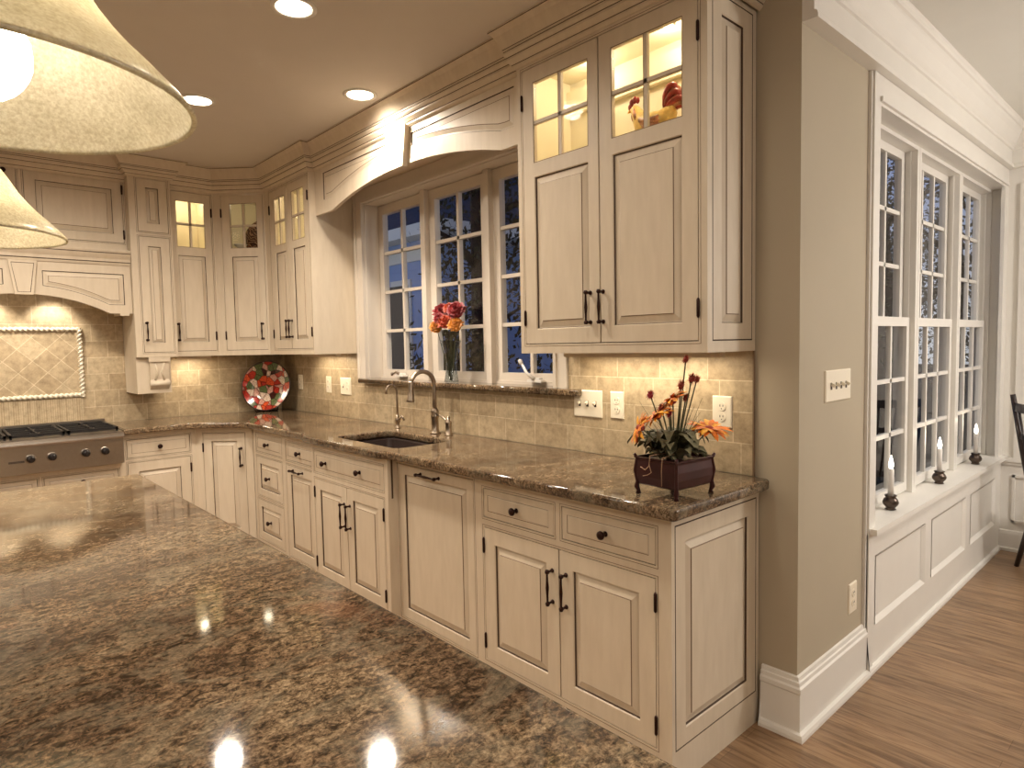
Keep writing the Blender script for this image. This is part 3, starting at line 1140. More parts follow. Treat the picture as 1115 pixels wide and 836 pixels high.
# diagonal corner wall cabinet
A = Vector((-4.997, 1.63))
B = Vector((-4.727, 1.90))
LD = (B - A).length
t = thing('corner_wall_cabinet', 'cream diagonal corner wall cabinet, dark scrolled dish behind its small panes', 'cabinet', (A.x, A.y, 0), radians(45))
o_ = [(0.055, 0.368, 1.406, 2.534)]
mb = MB()
for q in ((0, o_[0][0], UZ0, UZ1), (o_[0][1], LD, UZ0, UZ1), (o_[0][0], o_[0][1], UZ0, 1.406), (o_[0][0], o_[0][1], 2.534, UZ1)):
    mb.box(q[0], q[1], 0, T, q[2], q[3], 'cream')
inv = place(A.x, A.y, radians(45)).inverted()
ply = [A, B, Vector((-4.727, WY - 0.004)), Vector((RX + 0.004, WY - 0.004)), Vector((RX + 0.004, 1.63))]
pl = [inv @ Vector((p.x, p.y, 0)) for p in ply]
pl[0] = Vector((T, T, 0))
pl[1] = Vector((LD - T, T, 0))
zs_ = 2.112
for i in range(len(pl)):
    a, b_ = pl[i], pl[(i + 1) % len(pl)]
    if i == 0:
        mb.face([(a.x, a.y, UZ0), (b_.x, b_.y, UZ0), (b_.x, b_.y, zs_), (a.x, a.y, zs_)], 'glaze')  # dark backing, gap shade painted behind the lower door
    else:
        mb.face([(a.x, a.y, UZ0), (b_.x, b_.y, UZ0), (b_.x, b_.y, UZ1), (a.x, a.y, UZ1)], 'cabin')
mb.face([(p.x, p.y, UZ0) for p in pl][::-1], 'cream')
mb.face([(p.x, p.y, zs_) for p in pl], 'cabin')
mb.face([(p.x, p.y, UZ1) for p in pl], 'cabin')
mb.build('body', t)
glass_door(t, *o_[0], 0.122, 0.318, 2.152, 2.470, 1.470, 2.090, 'L', (0.335, 1.480, 1.606))
cab_lamp(t, LD / 2, 0.20, UZ1 - 0.002, 0.55)

# range-side wall cabinet (faces +X)
t = thing('wall_cabinet', 'narrow cream wall cabinet with one lit glass-topped door, beside the hood column', 'cabinet', (-4.997, 1.338, 0), radians(90))
W = 1.63 - 1.338
o_ = [(0.006, 0.275, 1.406, 2.534)]
carcass(t, W, UZ0, UZ1, -4.997 - RX - 0.003, o_, hollow=2.112)
glass_door(t, *o_[0], 0.040, 0.226, 2.148, 2.468, 1.470, 2.088, 'R', (0.018, 1.478, 1.608))
cab_lamp(t, W / 2, 0.16, UZ1 - 0.0145, 1.0)

# tower column at the hood
TX = -4.962
t = thing('tower_cabinet', 'slim cream pilaster cabinet beside the hood, small raised panel over a tall narrow door', 'cabinet', (TX, 1.077, 0), radians(90))
W = 1.337 - 1.077
o_ = [(0.048, 0.240, 2.222, 2.580), (0.048, 0.240, 1.402, 2.192)]
carcass(t, W, UZ0, 2.640, TX - RX - 0.003, o_)
door(t, *o_[0], hand='R', stile=0.055, sw=0.052, hinges=False)
d = door(t, *o_[1], hand='R', stile=0.062, sw=0.052, hinges=False)
pull(d, 0.070, 1.480, 1.612)
mb = MB()
mb.box(0.0, W - 0.045, 0.030, TX - RX - 0.003, 1.120, UZ0, 'cream')
mb.build('lower_block', t)
# carved corbel: scrolled bracket on the lower block
mb = MB()
xc0, xc1 = 0.078, 0.196
prof = [(0.030, 1.366), (-0.004, 1.366), (-0.008, 1.352), (0.000, 1.340), (0.002, 1.30), (0.006, 1.25), (0.012, 1.215), (0.002, 1.20), (-0.002, 1.185), (0.002, 1.170), (0.014, 1.160), (0.024, 1.15), (0.030, 1.145)]
for i in range(len(prof) - 1):
    a, b_ = prof[i], prof[i + 1]
    mb.face([(xc0, a[0], a[1]), (xc1, a[0], a[1]), (xc1, b_[0], b_[1]), (xc0, b_[0], b_[1])], 'cream', False)
mb.face([(xc0, p[0], p[1]) for p in prof], 'cream')
mb.face([(xc1, p[0], p[1]) for p in prof][::-1], 'cream')
mb.box(xc0 - 0.008, xc1 + 0.008, -0.010, 0.032, 1.338, 1.368, 'cream')
mb.tube([(xc0 - 0.004, 0.010, 1.185), (xc1 + 0.004, 0.010, 1.185)], 0.017, 'cream', 12)
mb.tube([(xc0 + 0.03, 0.004, 1.33), (xc0 + 0.045, 0.006, 1.26), (xc0 + 0.03, 0.010, 1.21)], 0.007, 'cream', 8)
mb.tube([(xc1 - 0.03, 0.004, 1.33), (xc1 - 0.045, 0.006, 1.26), (xc1 - 0.03, 0.010, 1.21)], 0.007, 'cream', 8)
mb.build('corbel', t)

# ------------------------------------------------------------------ arched valance over the sink window
VY = 1.945
VX0, VX1 = -4.002, -2.027


def archz(x, foot, z_low, z_mid, c=-2.983, half=0.80):
    d = abs(x - c)
    if d >= half:
        return z_low
    R = (half ** 2 + (z_mid - z_low) ** 2) / (2 * (z_mid - z_low))
    return z_mid - R + math.sqrt(R * R - d * d)


t = thing('window_valance', 'cream arched wooden valance with keystone spanning above the sink window', 'valance', (0, VY, 0))
mb = MB()
NS = 40
xs = sorted([VX0 + (VX1 - VX0) * i / NS for i in range(NS + 1)] + [-2.983 - 0.80, -2.983 + 0.80])
for y, rev in ((0.0, False), (0.022, True)):
    pass
ZVT = 2.60


def zb(x):
    return archz(x, 0, 2.268, 2.372)


def quadstrip(mb, xs, lo, hi, y, mat):
    for a, b_ in zip(xs[:-1], xs[1:]):
        mb.face([(a, y, lo(a)), (b_, y, lo(b_)), (b_, y, hi(b_)), (a, y, hi(a))], mat)


# front with two sunken panels: panel regions between px0..px1, lower curve zb + m
PZT = 2.518
panels = [(-3.886, -3.105), (-2.885, -2.092)]


def pl_lo(x):
    return zb(x) + 0.082


for y in (0.022,):
    quadstrip(mb, xs, zb, lambda x: ZVT, y, 'cream')
xs2 = sorted(set(xs + [p for q in panels for p in q]))


def inpanel(x):
    return any(a < x < b_ for a, b_ in panels)


for a, b_ in zip(xs2[:-1], xs2[1:]):
    mx = (a + b_) / 2
    if inpanel(mx):
        mb.face([(a, 0, zb(a)), (b_, 0, zb(b_)), (b_, 0, pl_lo(b_)), (a, 0, pl_lo(a))], 'cream')
        mb.face([(a, 0, PZT), (b_, 0, PZT), (b_, 0, ZVT), (a, 0, ZVT)], 'cream')
    else:
        mb.face([(a, 0, zb(a)), (b_, 0, zb(b_)), (b_, 0, ZVT), (a, 0, ZVT)], 'cream')
    mb.face([(a, 0, zb(a)), (a, 0.022, zb(a)), (b_, 0.022, zb(b_)), (b_, 0, zb(b_))], 'cream')
for (pa, pb) in panels:
    xx = [pa] + [x for x in xs2 if pa < x < pb] + [pb]
    sc = lambda i: [pa + i + (x - pa) * ((pb - pa - 2 * i) / (pb - pa)) for x in xx]

    def ol(i):
        X = sc(i)
        return [(x, pl_lo(x) + i) for x in X] + [(x, PZT - i) for x in X[::-1]]
    mb.rings(ol, [(0, 0, 'glaze'), (0.003, 0.005, 'cream'), (0.010, 0.0055, 'cream'), (0.030, 0.001, 'glaze2'), (0.033, 0.0, 'cream')], 'cream')
mb.build('face_board', t)
# keystone
mb = MB()
kt, kb = 0.096, 0.062
zt_, zb_ = 2.560, 2.355
kc = -2.990
for y0_, k_ in ((-0.030, 0.0),):
    P4 = [(kc - kb, zb_), (kc + kb, zb_), (kc + kt, zt_), (kc - kt, zt_)]
    mb.rings(lambda i: [(P4[0][0] + i, P4[0][1] + i), (P4[1][0] - i, P4[1][1] + i), (P4[2][0] - i, P4[2][1] - i), (P4[3][0] + i, P4[3][1] - i)],
             [(0, 0, 'cream'), (0.0, -0.030, 'cream'), (0.022, -0.030, 'glaze2'), (0.0245, -0.027, 'cream'), (0.035, -0.029, 'cream')], 'cream')
mb.face([(p[0], 0, p[1]) for p in P4][::-1], 'cream')
mb.build('keystone', t)
mb = MB()
mb.box(VX0, VX1, 0.022, WY - VY - 0.003, 2.452, 2.470, 'cream')
mb.build('soffit_board', t)

# ------------------------------------------------------------------ crown mouldings
def crown_prof(z0, d0=0.0, s=1.0):
    zz = [(0.0, 2.550), (0.006, 2.552), (0.014, 2.560), (0.014, 2.5665), (0.015, 2.5695), (0.018, 2.572), (0.030, 2.588), (0.030, 2.5965), (0.031, 2.5995),
          (0.034, 2.602), (0.038, 2.612), (0.038, 2.6205), (0.038, 2.6235), (0.041, 2.624), (0.041, 2.6305), (0.041, 2.6335), (0.044, 2.636), (0.052, 2.655), (0.066, 2.682), (0.080, 2.698), (0.084, 2.700), (0.084, 2.7035), (0.084, 2.7095)]
    r_ = [(d0 + d, z + z0) for d, z in zz]
    return [(d, min(z, 2.7095)) for d, z in r_] + [(0.0, 2.7095)]


cm = ['cream'] * 23
for k_ in (3, 7, 11, 14, 20):
    cm[k_] = 'glaze'
path = [(-4.997, 1.338), (-4.997, 1.63), (-4.727, 1.90), (-4.003, 1.90), (-4.003, 1.945), (-2.026, 1.945), (-2.026, 1.90), (-1.128, 1.90), (-1.128, WY)]
c = sweep(path, crown_prof(0), cm, 'crown_molding')
tag(c, 'long cream crown moulding running above the valance and the window-wall cabinets', 'crown moulding')
c = sweep([(-5.045, -0.35), (-5.045, 1.076)], crown_prof(0.0, 0.0), cm, 'crown_molding')
tag(c, 'cream crown moulding along the top of the hood cabinets', 'crown moulding')
c = sweep([(RX + 0.004, 1.077), (TX, 1.077), (TX, 1.337), (-5.03, 1.337)], [(d * 1.15, 2.585 + (z - 2.55) * 0.78) for d, z in crown_prof(0)], cm, 'crown_molding')
tag(c, 'stepped cream crown capping the slim column beside the hood', 'crown moulding')

# ------------------------------------------------------------------ range hood
HY0, HY1 = -0.10, 1.075
HC = 0.4875
t = thing('range_hood', 'cream mantel-style range hood with arched apron and keystone above the cooktop', 'range hood', (-5.0, 0, 0), radians(90))
# local x = world Y ; local -y = +X
mb = MB()
xs = [HY0 + (HY1 - HY0) * i / 36 for i in range(37)]


def hz(x):
    d = abs(x - HC)
    h = 0.455
    if d >= h:
        return 1.668
    zm = 1.783
    R = (h * h + (zm - 1.668) ** 2) / (2 * (zm - 1.668))
    return zm - R + math.sqrt(R * R - d * d)


HT = 2.005
hp = [(0.585, 1.033), (2 * HC - 1.033, 2 * HC - 0.585)]
xs = sorted(set(xs + [p for q in hp for p in q] + [HC - 0.455, HC + 0.455]))
hlo = lambda x: hz(x) + 0.056
for a, b_ in zip(xs[:-1], xs[1:]):
    mx = (a + b_) / 2
    if any(p < mx < q for p, q in hp):
        mb.face([(a, 0, hz(a)), (b_, 0, hz(b_)), (b_, 0, hlo(b_)), (a, 0, hlo(a))], 'cream')
        mb.face([(a, 0, 1.930), (b_, 0, 1.930), (b_, 0, HT), (a, 0, HT)], 'cream')
    else:
        mb.face([(a, 0, hz(a)), (b_, 0, hz(b_)), (b_, 0, HT), (a, 0, HT)], 'cream')
    mb.face([(a, 0, hz(a)), (a, 0.03, hz(a)), (b_, 0.03, hz(b_)), (b_, 0, hz(b_))], 'cream')
    mb.face([(a, 0.03, hz(a)), (a, 0.03, HT), (b_, 0.03, HT), (b_, 0.03, hz(b_))], 'cream')
for pa, pb in hp:
    xx = [pa] + [x for x in xs if pa < x < pb] + [pb]

    def ol(i, pa=pa, pb=pb, xx=xx):
        X = [pa + i + (x - pa) * ((pb - pa - 2 * i) / (pb - pa)) for x in xx]
        return [(x, hlo(x) + i) for x in X] + [(x, 1.930 - i) for x in X[::-1]]
    mb.rings(ol, [(0, 0, 'glaze'), (0.004, 0.007, 'cream'), (0.012, 0.0075, 'cream'), (0.030, 0.002, 'glaze2'), (0.033, 0.001, 'cream')], 'cream')
mb.box(HY1 - 0.05, HY1, 0.031, 0.325, 1.662, HT, 'cream')
mb.box(HY1 - 0.075, HY1 - 0.02, -0.004, 0.05, 1.654, 1.668, 'cream')
mb.box(HY0, HY0 + 0.05, 0.031, 0.325, 1.662, HT, 'cream')
mb.build('apron', t)
mb = MB()
P4 = [(HC - 0.047, 1.776), (HC + 0.047, 1.776), (HC + 0.072, 1.985), (HC - 0.072, 1.985)]
mb.rings(lambda i: [(P4[0][0] + i, P4[0][1] + i), (P4[1][0] - i, P4[1][1] + i), (P4[2][0] - i, P4[2][1] - i), (P4[3][0] + i, P4[3][1] - i)],
         [(0, 0, 'cream'), (0.0, -0.022, 'cream'), (0.014, -0.022, 'glaze'), (0.017, -0.019, 'cream')], 'cream')
mb.build('keystone', t)
mb = MB()
mp_ = [(0.06, 1.988), (-0.006, 1.988), (-0.010, 2.004), (-0.018, 2.008), (-0.020, 2.026), (-0.030, 2.045), (-0.036, 2.060), (-0.036, 2.066), (-0.040, 2.078), (-0.040, 2.086), (0.06, 2.090)]
mm_ = ['cream', 'cream', 'glaze', 'cream', 'cream', 'cream', 'glaze', 'cream', 'cream', 'cream']
for i in range(len(mp_) - 1):
    a, b_ = mp_[i], mp_[i + 1]
    mb.face([(HY0, a[0], a[1]), (HY1, a[0], a[1]), (HY1, b_[0], b_[1]), (HY0, b_[0], b_[1])], mm_[i])
mb.build('mantel_shelf', t)
mb = MB()
mb.box(HY0 + 0.05, HY1 - 0.05, 0.03, 0.325, 1.86, 1.90, 'steel')
mb.build('vent_liner', t)
for yy in (0.315, 0.66):
    mb = MB()
    mb.lathe([(0.035, 0), (0.035, -0.010), (0.028, -0.012), (0.0, -0.012)], (yy + 0.0, 0.12, 1.86), 'lampdisc', 16)
    mb.build('hood_lamp', t)
    l = add_light('hood_light', 'SPOT', (yy, 0.16, 1.84), 13, (1.0, 0.90, 0.76), rot=(radians(18), 0, 0), spot_size=radians(88), spot_blend=0.5, shadow_soft_size=0.03)
    l.parent = t

# hood cupboards above the mantel
t = thing('wall_cabinet', 'low wide cream cupboard above the range hood mantel, with flat raised-panel doors', 'cabinet', (-5.05, HY0, 0), radians(90))
o_ = [(0.523 - HY0, 1.060 - HY0, 2.143, 2.560), (-0.05 - HY0, 0.490 - HY0, 2.143, 2.560)]
carcass(t, 1.1755, 2.092, 2.64, 0.275, o_)
door(t, *o_[0], hand='R', stile=0.055, hinges=True)
d = door(t, *o_[1], hand='L', stile=0.055, hinges=False)
knob(d, 0.487 - HY0 - 0.022 - 0.04, 2.53)
bpy.context.view_layer.update()

# framed tile insert behind the cooktop
t = thing('tile_medallion', 'framed insert of diagonal square tiles with a rope border on the range wall', 'tile panel', (RX + TT, 0, 0), radians(90))
mb = MB()
mb.box(0.175, 0.802, -0.006, 0.0, 1.128, 1.562, 'tileD')
mb.build('diagonal_tiles', t)
mb = MB()


def rope(p0, p1):
    p0, p1 = Vector(p0), Vector(p1)
    L = (p1 - p0).length
    k = int(L / 0.004)
    ax = (p1 - p0).normalized()
    u = Vector((0, -1, 0))
    w = ax.cross(u)
    rows = []
    for i in range(k + 1):
        s_ = i / k * L
        rows.append([p0 + ax * s_ + (u * cos(a) + w * sin(a)) * (0.0135 + 0.0042 * cos(2 * (a - s_ / 0.009))) for a in [2 * pi * j / 12 for j in range(12)]])
    mb.grid(rows, 'tan2', cap0=True, cap1=True)


M['tan2'] = simple('stone_rope_trim', srgb(214, 204, 182), 0.45, var=0.08, vscale=60)
rope((0.165, -0.006, 1.570), (0.815, -0.006, 1.570))
rope((0.165, -0.006, 1.120), (0.815, -0.006, 1.120))
rope((0.810, -0.006, 1.105), (0.810, -0.006, 1.585))
rope((0.170, -0.006, 1.105), (0.170, -0.006, 1.585))
mb.build('rope_border', t)
mb = MB()
mb.box(0.165, 0.815, -0.007, 0, 0.915, 1.10, 'tilepencil')
mb.build('ribbed_tiles', t)

# ------------------------------------------------------------------ cooktop
t = thing('cooktop', 'stainless steel gas cooktop with black grates and black knobs on its front', 'cooktop', (-4.745, HC, 0.0), radians(90))
W2 = 0.4395
mb = MB()
mb.box(-W2, W2, 0.02, 0.555, 0.70, 0.905, 'steel')
pf = [(0.02, 0.695), (-0.006, 0.700), (-0.006, 0.862), (-0.030, 0.866), (-0.036, 0.876), (-0.034, 0.888), (-0.020, 0.900), (0.05, 0.906)]
for i in range(len(pf) - 1):
    a, b_ = pf[i], pf[i + 1]
    mb.face([(-W2, a[0], a[1]), (W2, a[0], a[1]), (W2, b_[0], b_[1]), (-W2, b_[0], b_[1])], 'steel', False)
for sgn in (-1, 1):
    mb.face([(sgn * W2, p[0], p[1]) for p in pf][::-sgn], 'steel')
mb.box(-W2, W2, 0.535, 0.560, 0.905, 0.945, 'steel')
mb.build('body', t)
for kx in (0.335, 0.232, 0.06, -0.045, -0.22, -0.325):
    mb = MB()
    mb.lathe([(0.028, 0.0), (0.028, 0.004), (0.024, 0.006)], (kx, -0.006, 0.788), 'steel', 24, (0, -1, 0))
    mb.lathe([(0.0225, 0.006), (0.0225, 0.012), (0.0205, 0.016), (0.019, 0.036), (0.016, 0.041), (0, 0.042)], (kx, -0.006, 0.788), 'blackpl', 24, (0, -1, 0))
    mb.obox((kx, -0.048, 0.790), (1, 0, 0), (0, 1, 0), (0, 0, 1), 0.004, 0.004, 0.019, 'blackpl')
    mb.build('knob', t)
mb = MB()
mb.box(-0.150, -0.075, -0.0085, -0.006, 0.770, 0.782, 'slot')
mb.build('nameplate', t)
gw = 0.272
for gi in (-1, 0, 1):
    mb = MB()
    cx = gi * 0.286
    for bx in (cx - gw / 2, cx + gw / 2 - 0.014):
        mb.box(bx, bx + 0.014, 0.035, 0.525, 0.915, 0.932, 'iron')
    for by in (0.035, 0.273, 0.511):
        mb.box(cx - gw / 2, cx + gw / 2, by, by + 0.014, 0.915, 0.932, 'iron')
    for by in (0.154, 0.392):
        for ax_, ay_, hx_, hy_ in ((cx - gw / 4 - 0.008, by + 0.007, 0.05, 0.0055), (cx + gw / 4 + 0.008, by + 0.007, 0.05, 0.0055), (cx, by - 0.055, 0.0055, 0.045), (cx, by + 0.070, 0.0055, 0.045)):
            mb.obox((ax_, ay_, 0.9245), (1, 0, 0), (0, 1, 0), (0, 0, 1), hx_, hy_, 0.0075, 'iron')
    for fx in (cx - gw / 2 + 0.007, cx + gw / 2 - 0.007):
        for fy in (0.042, 0.280, 0.518):
            mb.box(fx - 0.006, fx + 0.006, fy - 0.006, fy + 0.006, 0.905, 0.916, 'iron')
    mb.build('grate', t)
    for by in (0.161, 0.399):
        mb = MB()
        mb.lathe([(0.055, 0.9052), (0.05, 0.909), (0.036, 0.910), (0.036, 0.915), (0.030, 0.919), (0, 0.920)], (cx, by, 0), 'iron', 24)
        mb.build('burner', t)

# ------------------------------------------------------------------ island
t = thing('island', 'kitchen island with a very large polished brown granite top filling the foreground', 'island', (0, 0, 0))
isl = slab('island_top', rounded([(-2.965, -0.458), (0.50, -0.458), (0.50, 0.630), (-2.965, 0.630)], [0.02] * 4), 0.874, 0.914, 'granite', None, 0.010, t)
mb = MB()
mb.box(-2.90, 0.44, -0.39, 0.565, 0.0, 0.874, 'cream')
for i in range(5):
    a = -2.86 + i * 0.655
    raised(mb, a, a + 0.60, 0.13, 0.82, 0.0, 1.0, lambda q: (-q[0] - 2.46, 0.566 - q[1], q[2]))
mb.build('body', t)

# ------------------------------------------------------------------ pendants
def pendant(x, y, label):
    t = thing('pendant_lamp', label, 'pendant lamp', (x, y, 1.75), 0, 'pendant lamps over the island')
    mb = MB()
    pr = [(0.2530, 0.0), (0.2515, 0.006), (0.243, 0.018), (0.228, 0.033), (0.210, 0.052), (0.187, 0.074), (0.164, 0.100), (0.143, 0.128), (0.126, 0.158), (0.108, 0.188), (0.086, 0.214), (0.062, 0.232), (0.034, 0.243)]
    th_ = 0.004
    rows = []
    seg = 72
    full = pr + [(max(r - th_, 0.02), z - 0.003) for r, z in pr[::-1]]
    for r, z in full:
        rows.append([(r * cos(2 * pi * j / seg), r * sin(2 * pi * j / seg), z) for j in range(seg)])
    mb.grid(rows, 'alabaster', closed_v=True)
    mb.tube([(0.2525 * cos(2 * pi * j / 72), 0.2525 * sin(2 * pi * j / 72), 0.0) for j in range(73)], 0.0035, 'alabaster', 8, False)
    sh = mb.build('lamp_shade', t)
    mb = MB()
    mb.ball((0, 0, 0.060), 0.058, 'bulb', 24, 14, (1, 1, 1.1))
    mb.build('bulb', t)
    mb = MB()
    mb.lathe([(0.018, 0.17), (0.022, 0.20), (0.022, 0.236), (0.036, 0.240), (0.038, 0.252), (0.020, 0.268), (0.012, 0.285), (0.007, 0.29), (0.007, 0.925), (0.011, 0.93), (0.055, 0.945), (0.060, 0.9595)], (0, 0, 0), 'bronze', 20)
    mb.build('stem', t)
    return t


pendant(-1.116, 0.078, 'large bell-shaped alabaster glass pendant lamp nearest the camera, seen from below')
pendant(-2.423, 0.098, 'smaller-looking bell-shaped alabaster pendant lamp hanging in front of the range hood')

# ------------------------------------------------------------------ recessed lamps
def can(x, y, label, p=P_CAN):
    t = thing('recessed_light', label, 'ceiling light', (x, y, CEIL), 0, 'recessed lamps in the kitchen ceiling')
    mb = MB()
    mb.lathe([(0.086, -0.0005), (0.086, -0.004), (0.070, -0.006), (0.066, -0.001)], (0, 0, 0), 'white', 32, cap=False)
    mb.build('trim_ring', t)
    mb = MB()
    mb.lathe([(0.066, -0.003), (0.03, -0.0045), (0.0, -0.005)], (0, 0, 0), 'lampdisc', 32, cap=False)
    mb.build('lens', t)
    l = add_light('ceiling_spot', 'SPOT', (0, 0, -0.03), p, WARM, spot_size=radians(168), spot_blend=1.0, shadow_soft_size=0.055)
    l.parent = t


can(-2.434, 1.124, 'round recessed ceiling lamp at the top edge, nearest the camera')
can(-3.639, 1.134, 'round recessed ceiling lamp just past the rim of the large pendant shade')
can(-3.041, 1.745, 'round recessed ceiling lamp close to the valance, lighting its keystone', P_CAN * 1.5)

# under-cabinet light bars
def bar(label, x0, x1, y, rot=None, en=4.0):
    t = thing('light_bar', label, 'light fixture', ((x0 + x1) / 2, y, UZ0 - 0.001), 0)
    L = (x1 - x0)
    mb = MB()
    mb.box(-L / 2, L / 2, -0.016, 0.016, -0.010, 0.0, 'cream')
    mb.box(-L / 2, L / 2, -0.0185, -0.016, -0.020, 0.0, 'cream')
    mb.box(L / 2, L / 2 + 0.003, -0.0185, 0.016, -0.020, 0.0, 'cream')
    mb.build('housing', t)
    mb = MB()
    mb.box(-L / 2 + 0.01, L / 2 - 0.01, -0.010, 0.010, -0.0125, -0.0102, 'puck')
    mb.build('diffuser', t)
    l = add_light('bar_light', 'AREA', (0, 0, -0.018), en, (1.0, 0.86, 0.66), shape='RECTANGLE', size=L * 0.9, size_y=0.03)
    l.parent = t
    return t


bar('slim under-cabinet light bar beneath the cabinet with the rooster', -1.95, -1.20, 2.10, en=3.0)
bar('slim under-cabinet light bar beneath the wall cabinet left of the window', -4.60, -4.06, 2.10, en=2.2)
b_ = bar('slim under-cabinet light bar beneath the cabinet beside the hood column', -0.12, 0.12, 0, en=1.8)
b_.location = (-5.19, 1.50, UZ0 - 0.001)
b_.rotation_euler = (0, 0, radians(90))

# ------------------------------------------------------------------ sink window
def glazed(parent, x0, x1, z0, z1, y, th, st, rb, rt, cols, rows, mw=0.018, mat='white', pane=True, name='sash'):
    """sash in local coordinates (front towards -y)"""
    mb = MB()
    mb.box(x0, x0 + st, y, y + th, z0, z1, mat)
    mb.box(x1 - st, x1, y, y + th, z0, z1, mat)
    mb.box(x0 + st, x1 - st, y, y + th, z0, z0 + rb, mat)
    mb.box(x0 + st, x1 - st, y, y + th, z1 - rt, z1, mat)
    gx0, gx1, gz0, gz1 = x0 + st, x1 - st, z0 + rb, z1 - rt
    for i in range(1, cols):
        c_ = gx0 + (gx1 - gx0) * i / cols
        mb.box(c_ - mw / 2, c_ + mw / 2, y + 0.006, y + th - 0.006, gz0, gz1, mat)
    for i in range(1, rows):
        c_ = gz0 + (gz1 - gz0) * i / rows
        mb.box(gx0, gx1, y + 0.006, y + th - 0.006, c_ - mw / 2, c_ + mw / 2, mat)
    s_ = mb.build(name, parent)
    if pane:
        pm = MB()
        pm.face([(gx0, y + th / 2, gz0), (gx1, y + th / 2, gz0), (gx1, y + th / 2, gz1), (gx0, y + th / 2, gz1)], 'pane')
        pm.build('pane', s_)
    return s_


def win_root(name, loc, rotz, label):
    o = bpy.data.objects.new(name, None)
    o.location = loc
    o.rotation_euler = (0, 0, rotz)
    COL.objects.link(o)
    return struct(o, label)


w = win_root('window_1', (0, WY, 0), 0, 'white casement window in three sections above the sink')
mb = MB()
SZ = 1.2005
# casing on the wall
mb.box(-3.998, KX0, -0.018, 0, SZ, 2.45, 'wtrim')
mb.box(KX1, KX1 + 0.078, -0.018, 0, SZ, 2.45, 'wtrim')
mb.box(KX0, KX1, -0.018, 0, KZ1, 2.45, 'wtrim')
mb.box(-3.975, -3.955, -0.023, -0.018, SZ, 2.43, 'wtrim')
mb.box(KX0 - 0.018, KX0, -0.026, -0.018, SZ, KZ1 + 0.018, 'wtrim')
mb.box(KX1, KX1 + 0.018, -0.026, -0.018, SZ, KZ1 + 0.018, 'wtrim')
mb.box(KX0, KX1, -0.026, -0.018, KZ1, KZ1 + 0.018, 'wtrim')
mb.build('window_casing', w)
mb = MB()
mb.box(KX0, KX0 + 0.006, 0, 0.158, SZ, KZ1, 'wtrim')
mb.box(KX1 - 0.006, KX1, 0, 0.158, SZ, KZ1, 'wtrim')
mb.box(KX0, KX1, 0, 0.158, KZ1 - 0.006, KZ1, 'wtrim')
mb.box(KX0, KX1, 0.095, 0.158, KZ0, 1.215, 'wtrim')
for c_ in (-3.307, -2.708):
    mb.box(c_ - 0.022, c_ + 0.022, 0.070, 0.158, SZ, KZ1 - 0.006, 'wtrim')
mb.build('window_frame', w)
for a, b_, st in ((KX0 + 0.008, -3.329, 0.052), (-3.285, -2.730, 0.060), (-2.686, KX1 - 0.008, 0.052)):
    glazed(w, a, b_, 1.216, 2.350, 0.104, 0.040, st, 0.042, 0.060, 2, 4, 0.020, 'wtrim')

# crank handles
def crank(x, y, flip, label):
    t = thing('window_crank', label, 'window crank', (x, y, 1.2155), 0, 'casement window cranks')
    mb = MB()
    mb.box(-0.05, 0.05, -0.018, 0.018, 0, 0.012, 'white')
    mb.box(-0.035, 0.035, -0.014, 0.014, 0.012, 0.022, 'white')
    mb.build('housing', t)
    mb = MB()
    s_ = -1 if flip else 1
    if flip:
        mb.tube([(0.0, -0.016, 0.018), (-0.05, -0.018, 0.045), (-0.085, -0.020, 0.095)], [0.010, 0.008, 0.007], 'white', 10)
        mb.lathe([(0.008, 0), (0.011, 0.006), (0.011, 0.022), (0.008, 0.028), (0, 0.028)], (-0.085, -0.020, 0.09), 'white', 12, (-0.5, -0.1, 1))
    else:
        mb.tube([(0.0, -0.016, 0.018), (-0.03, -0.018, 0.030), (-0.075, -0.020, 0.012)], [0.009, 0.007, 0.006], 'nickel', 10)
        mb.lathe([(0.007, 0), (0.009, 0.006), (0.009, 0.018), (0, 0.020)], (-0.075, -0.020, 0.006), 'nickel', 12, (-0.3, 0, 1))
    mb.build('crank_arm', t)


crank(-2.345, WY + 0.075, True, 'raised white crank handle on the right section of the sink window')
crank(-3.60, WY + 0.075, False, 'folded crank handle on the left section of the sink window')

# ------------------------------------------------------------------ dining windows (local x = world Y, front = +X)
for i, (a, b_) in enumerate(((2.945, 3.697), (3.697, 4.449), (4.449, 5.190))):
    w = win_root('window_%d' % (i + 2), (GX, 0, 0), radians(90), ('white double-hung window nearest the kitchen', 'middle white double-hung window of the dining bay', 'white double-hung window in the dining corner')[i])
    mb = MB()
    m0, m1 = a + 0.002, b_ - 0.002
    mb.box(m0, m0 + 0.030, 0.062, 0.158, 0.622, DZ1, 'white')
    mb.box(m1 - 0.030, m1, 0.062, 0.158, 0.622, DZ1, 'white')
    mb.box(m0 + 0.030, m1 - 0.030, 0.062, 0.158, 2.322, DZ1, 'white')
    mb.box(m0 + 0.030, m1 - 0.030, 0.098, 0.158, 0.622, 0.634, 'white')
    mb.box(m0 + 0.030, m0 + 0.037, 0.090, 0.098, 0.634, 2.322, 'white')
    mb.box(m1 - 0.037, m1 - 0.030, 0.090, 0.098, 0.634, 2.322, 'white')
    mb.build('window_frame', w)
    glazed(w, m0 + 0.038, m1 - 0.038, 0.634, 1.505, 0.084, 0.032, 0.040, 0.045, 0.044, 3, 3, 0.020, name='lower_sash')
    glazed(w, m0 + 0.038, m1 - 0.038, 1.462, 2.321, 0.118, 0.032, 0.040, 0.030, 0.040, 3, 3, 0.020, name='upper_sash')

mb = MB()
# casing boards, jamb linings
def gb(mb, y0, y1, o0, o1, z0, z1, mat='white'):
    mb.box(GX + o0, GX + o1, y0, y1, z0, z1, mat)


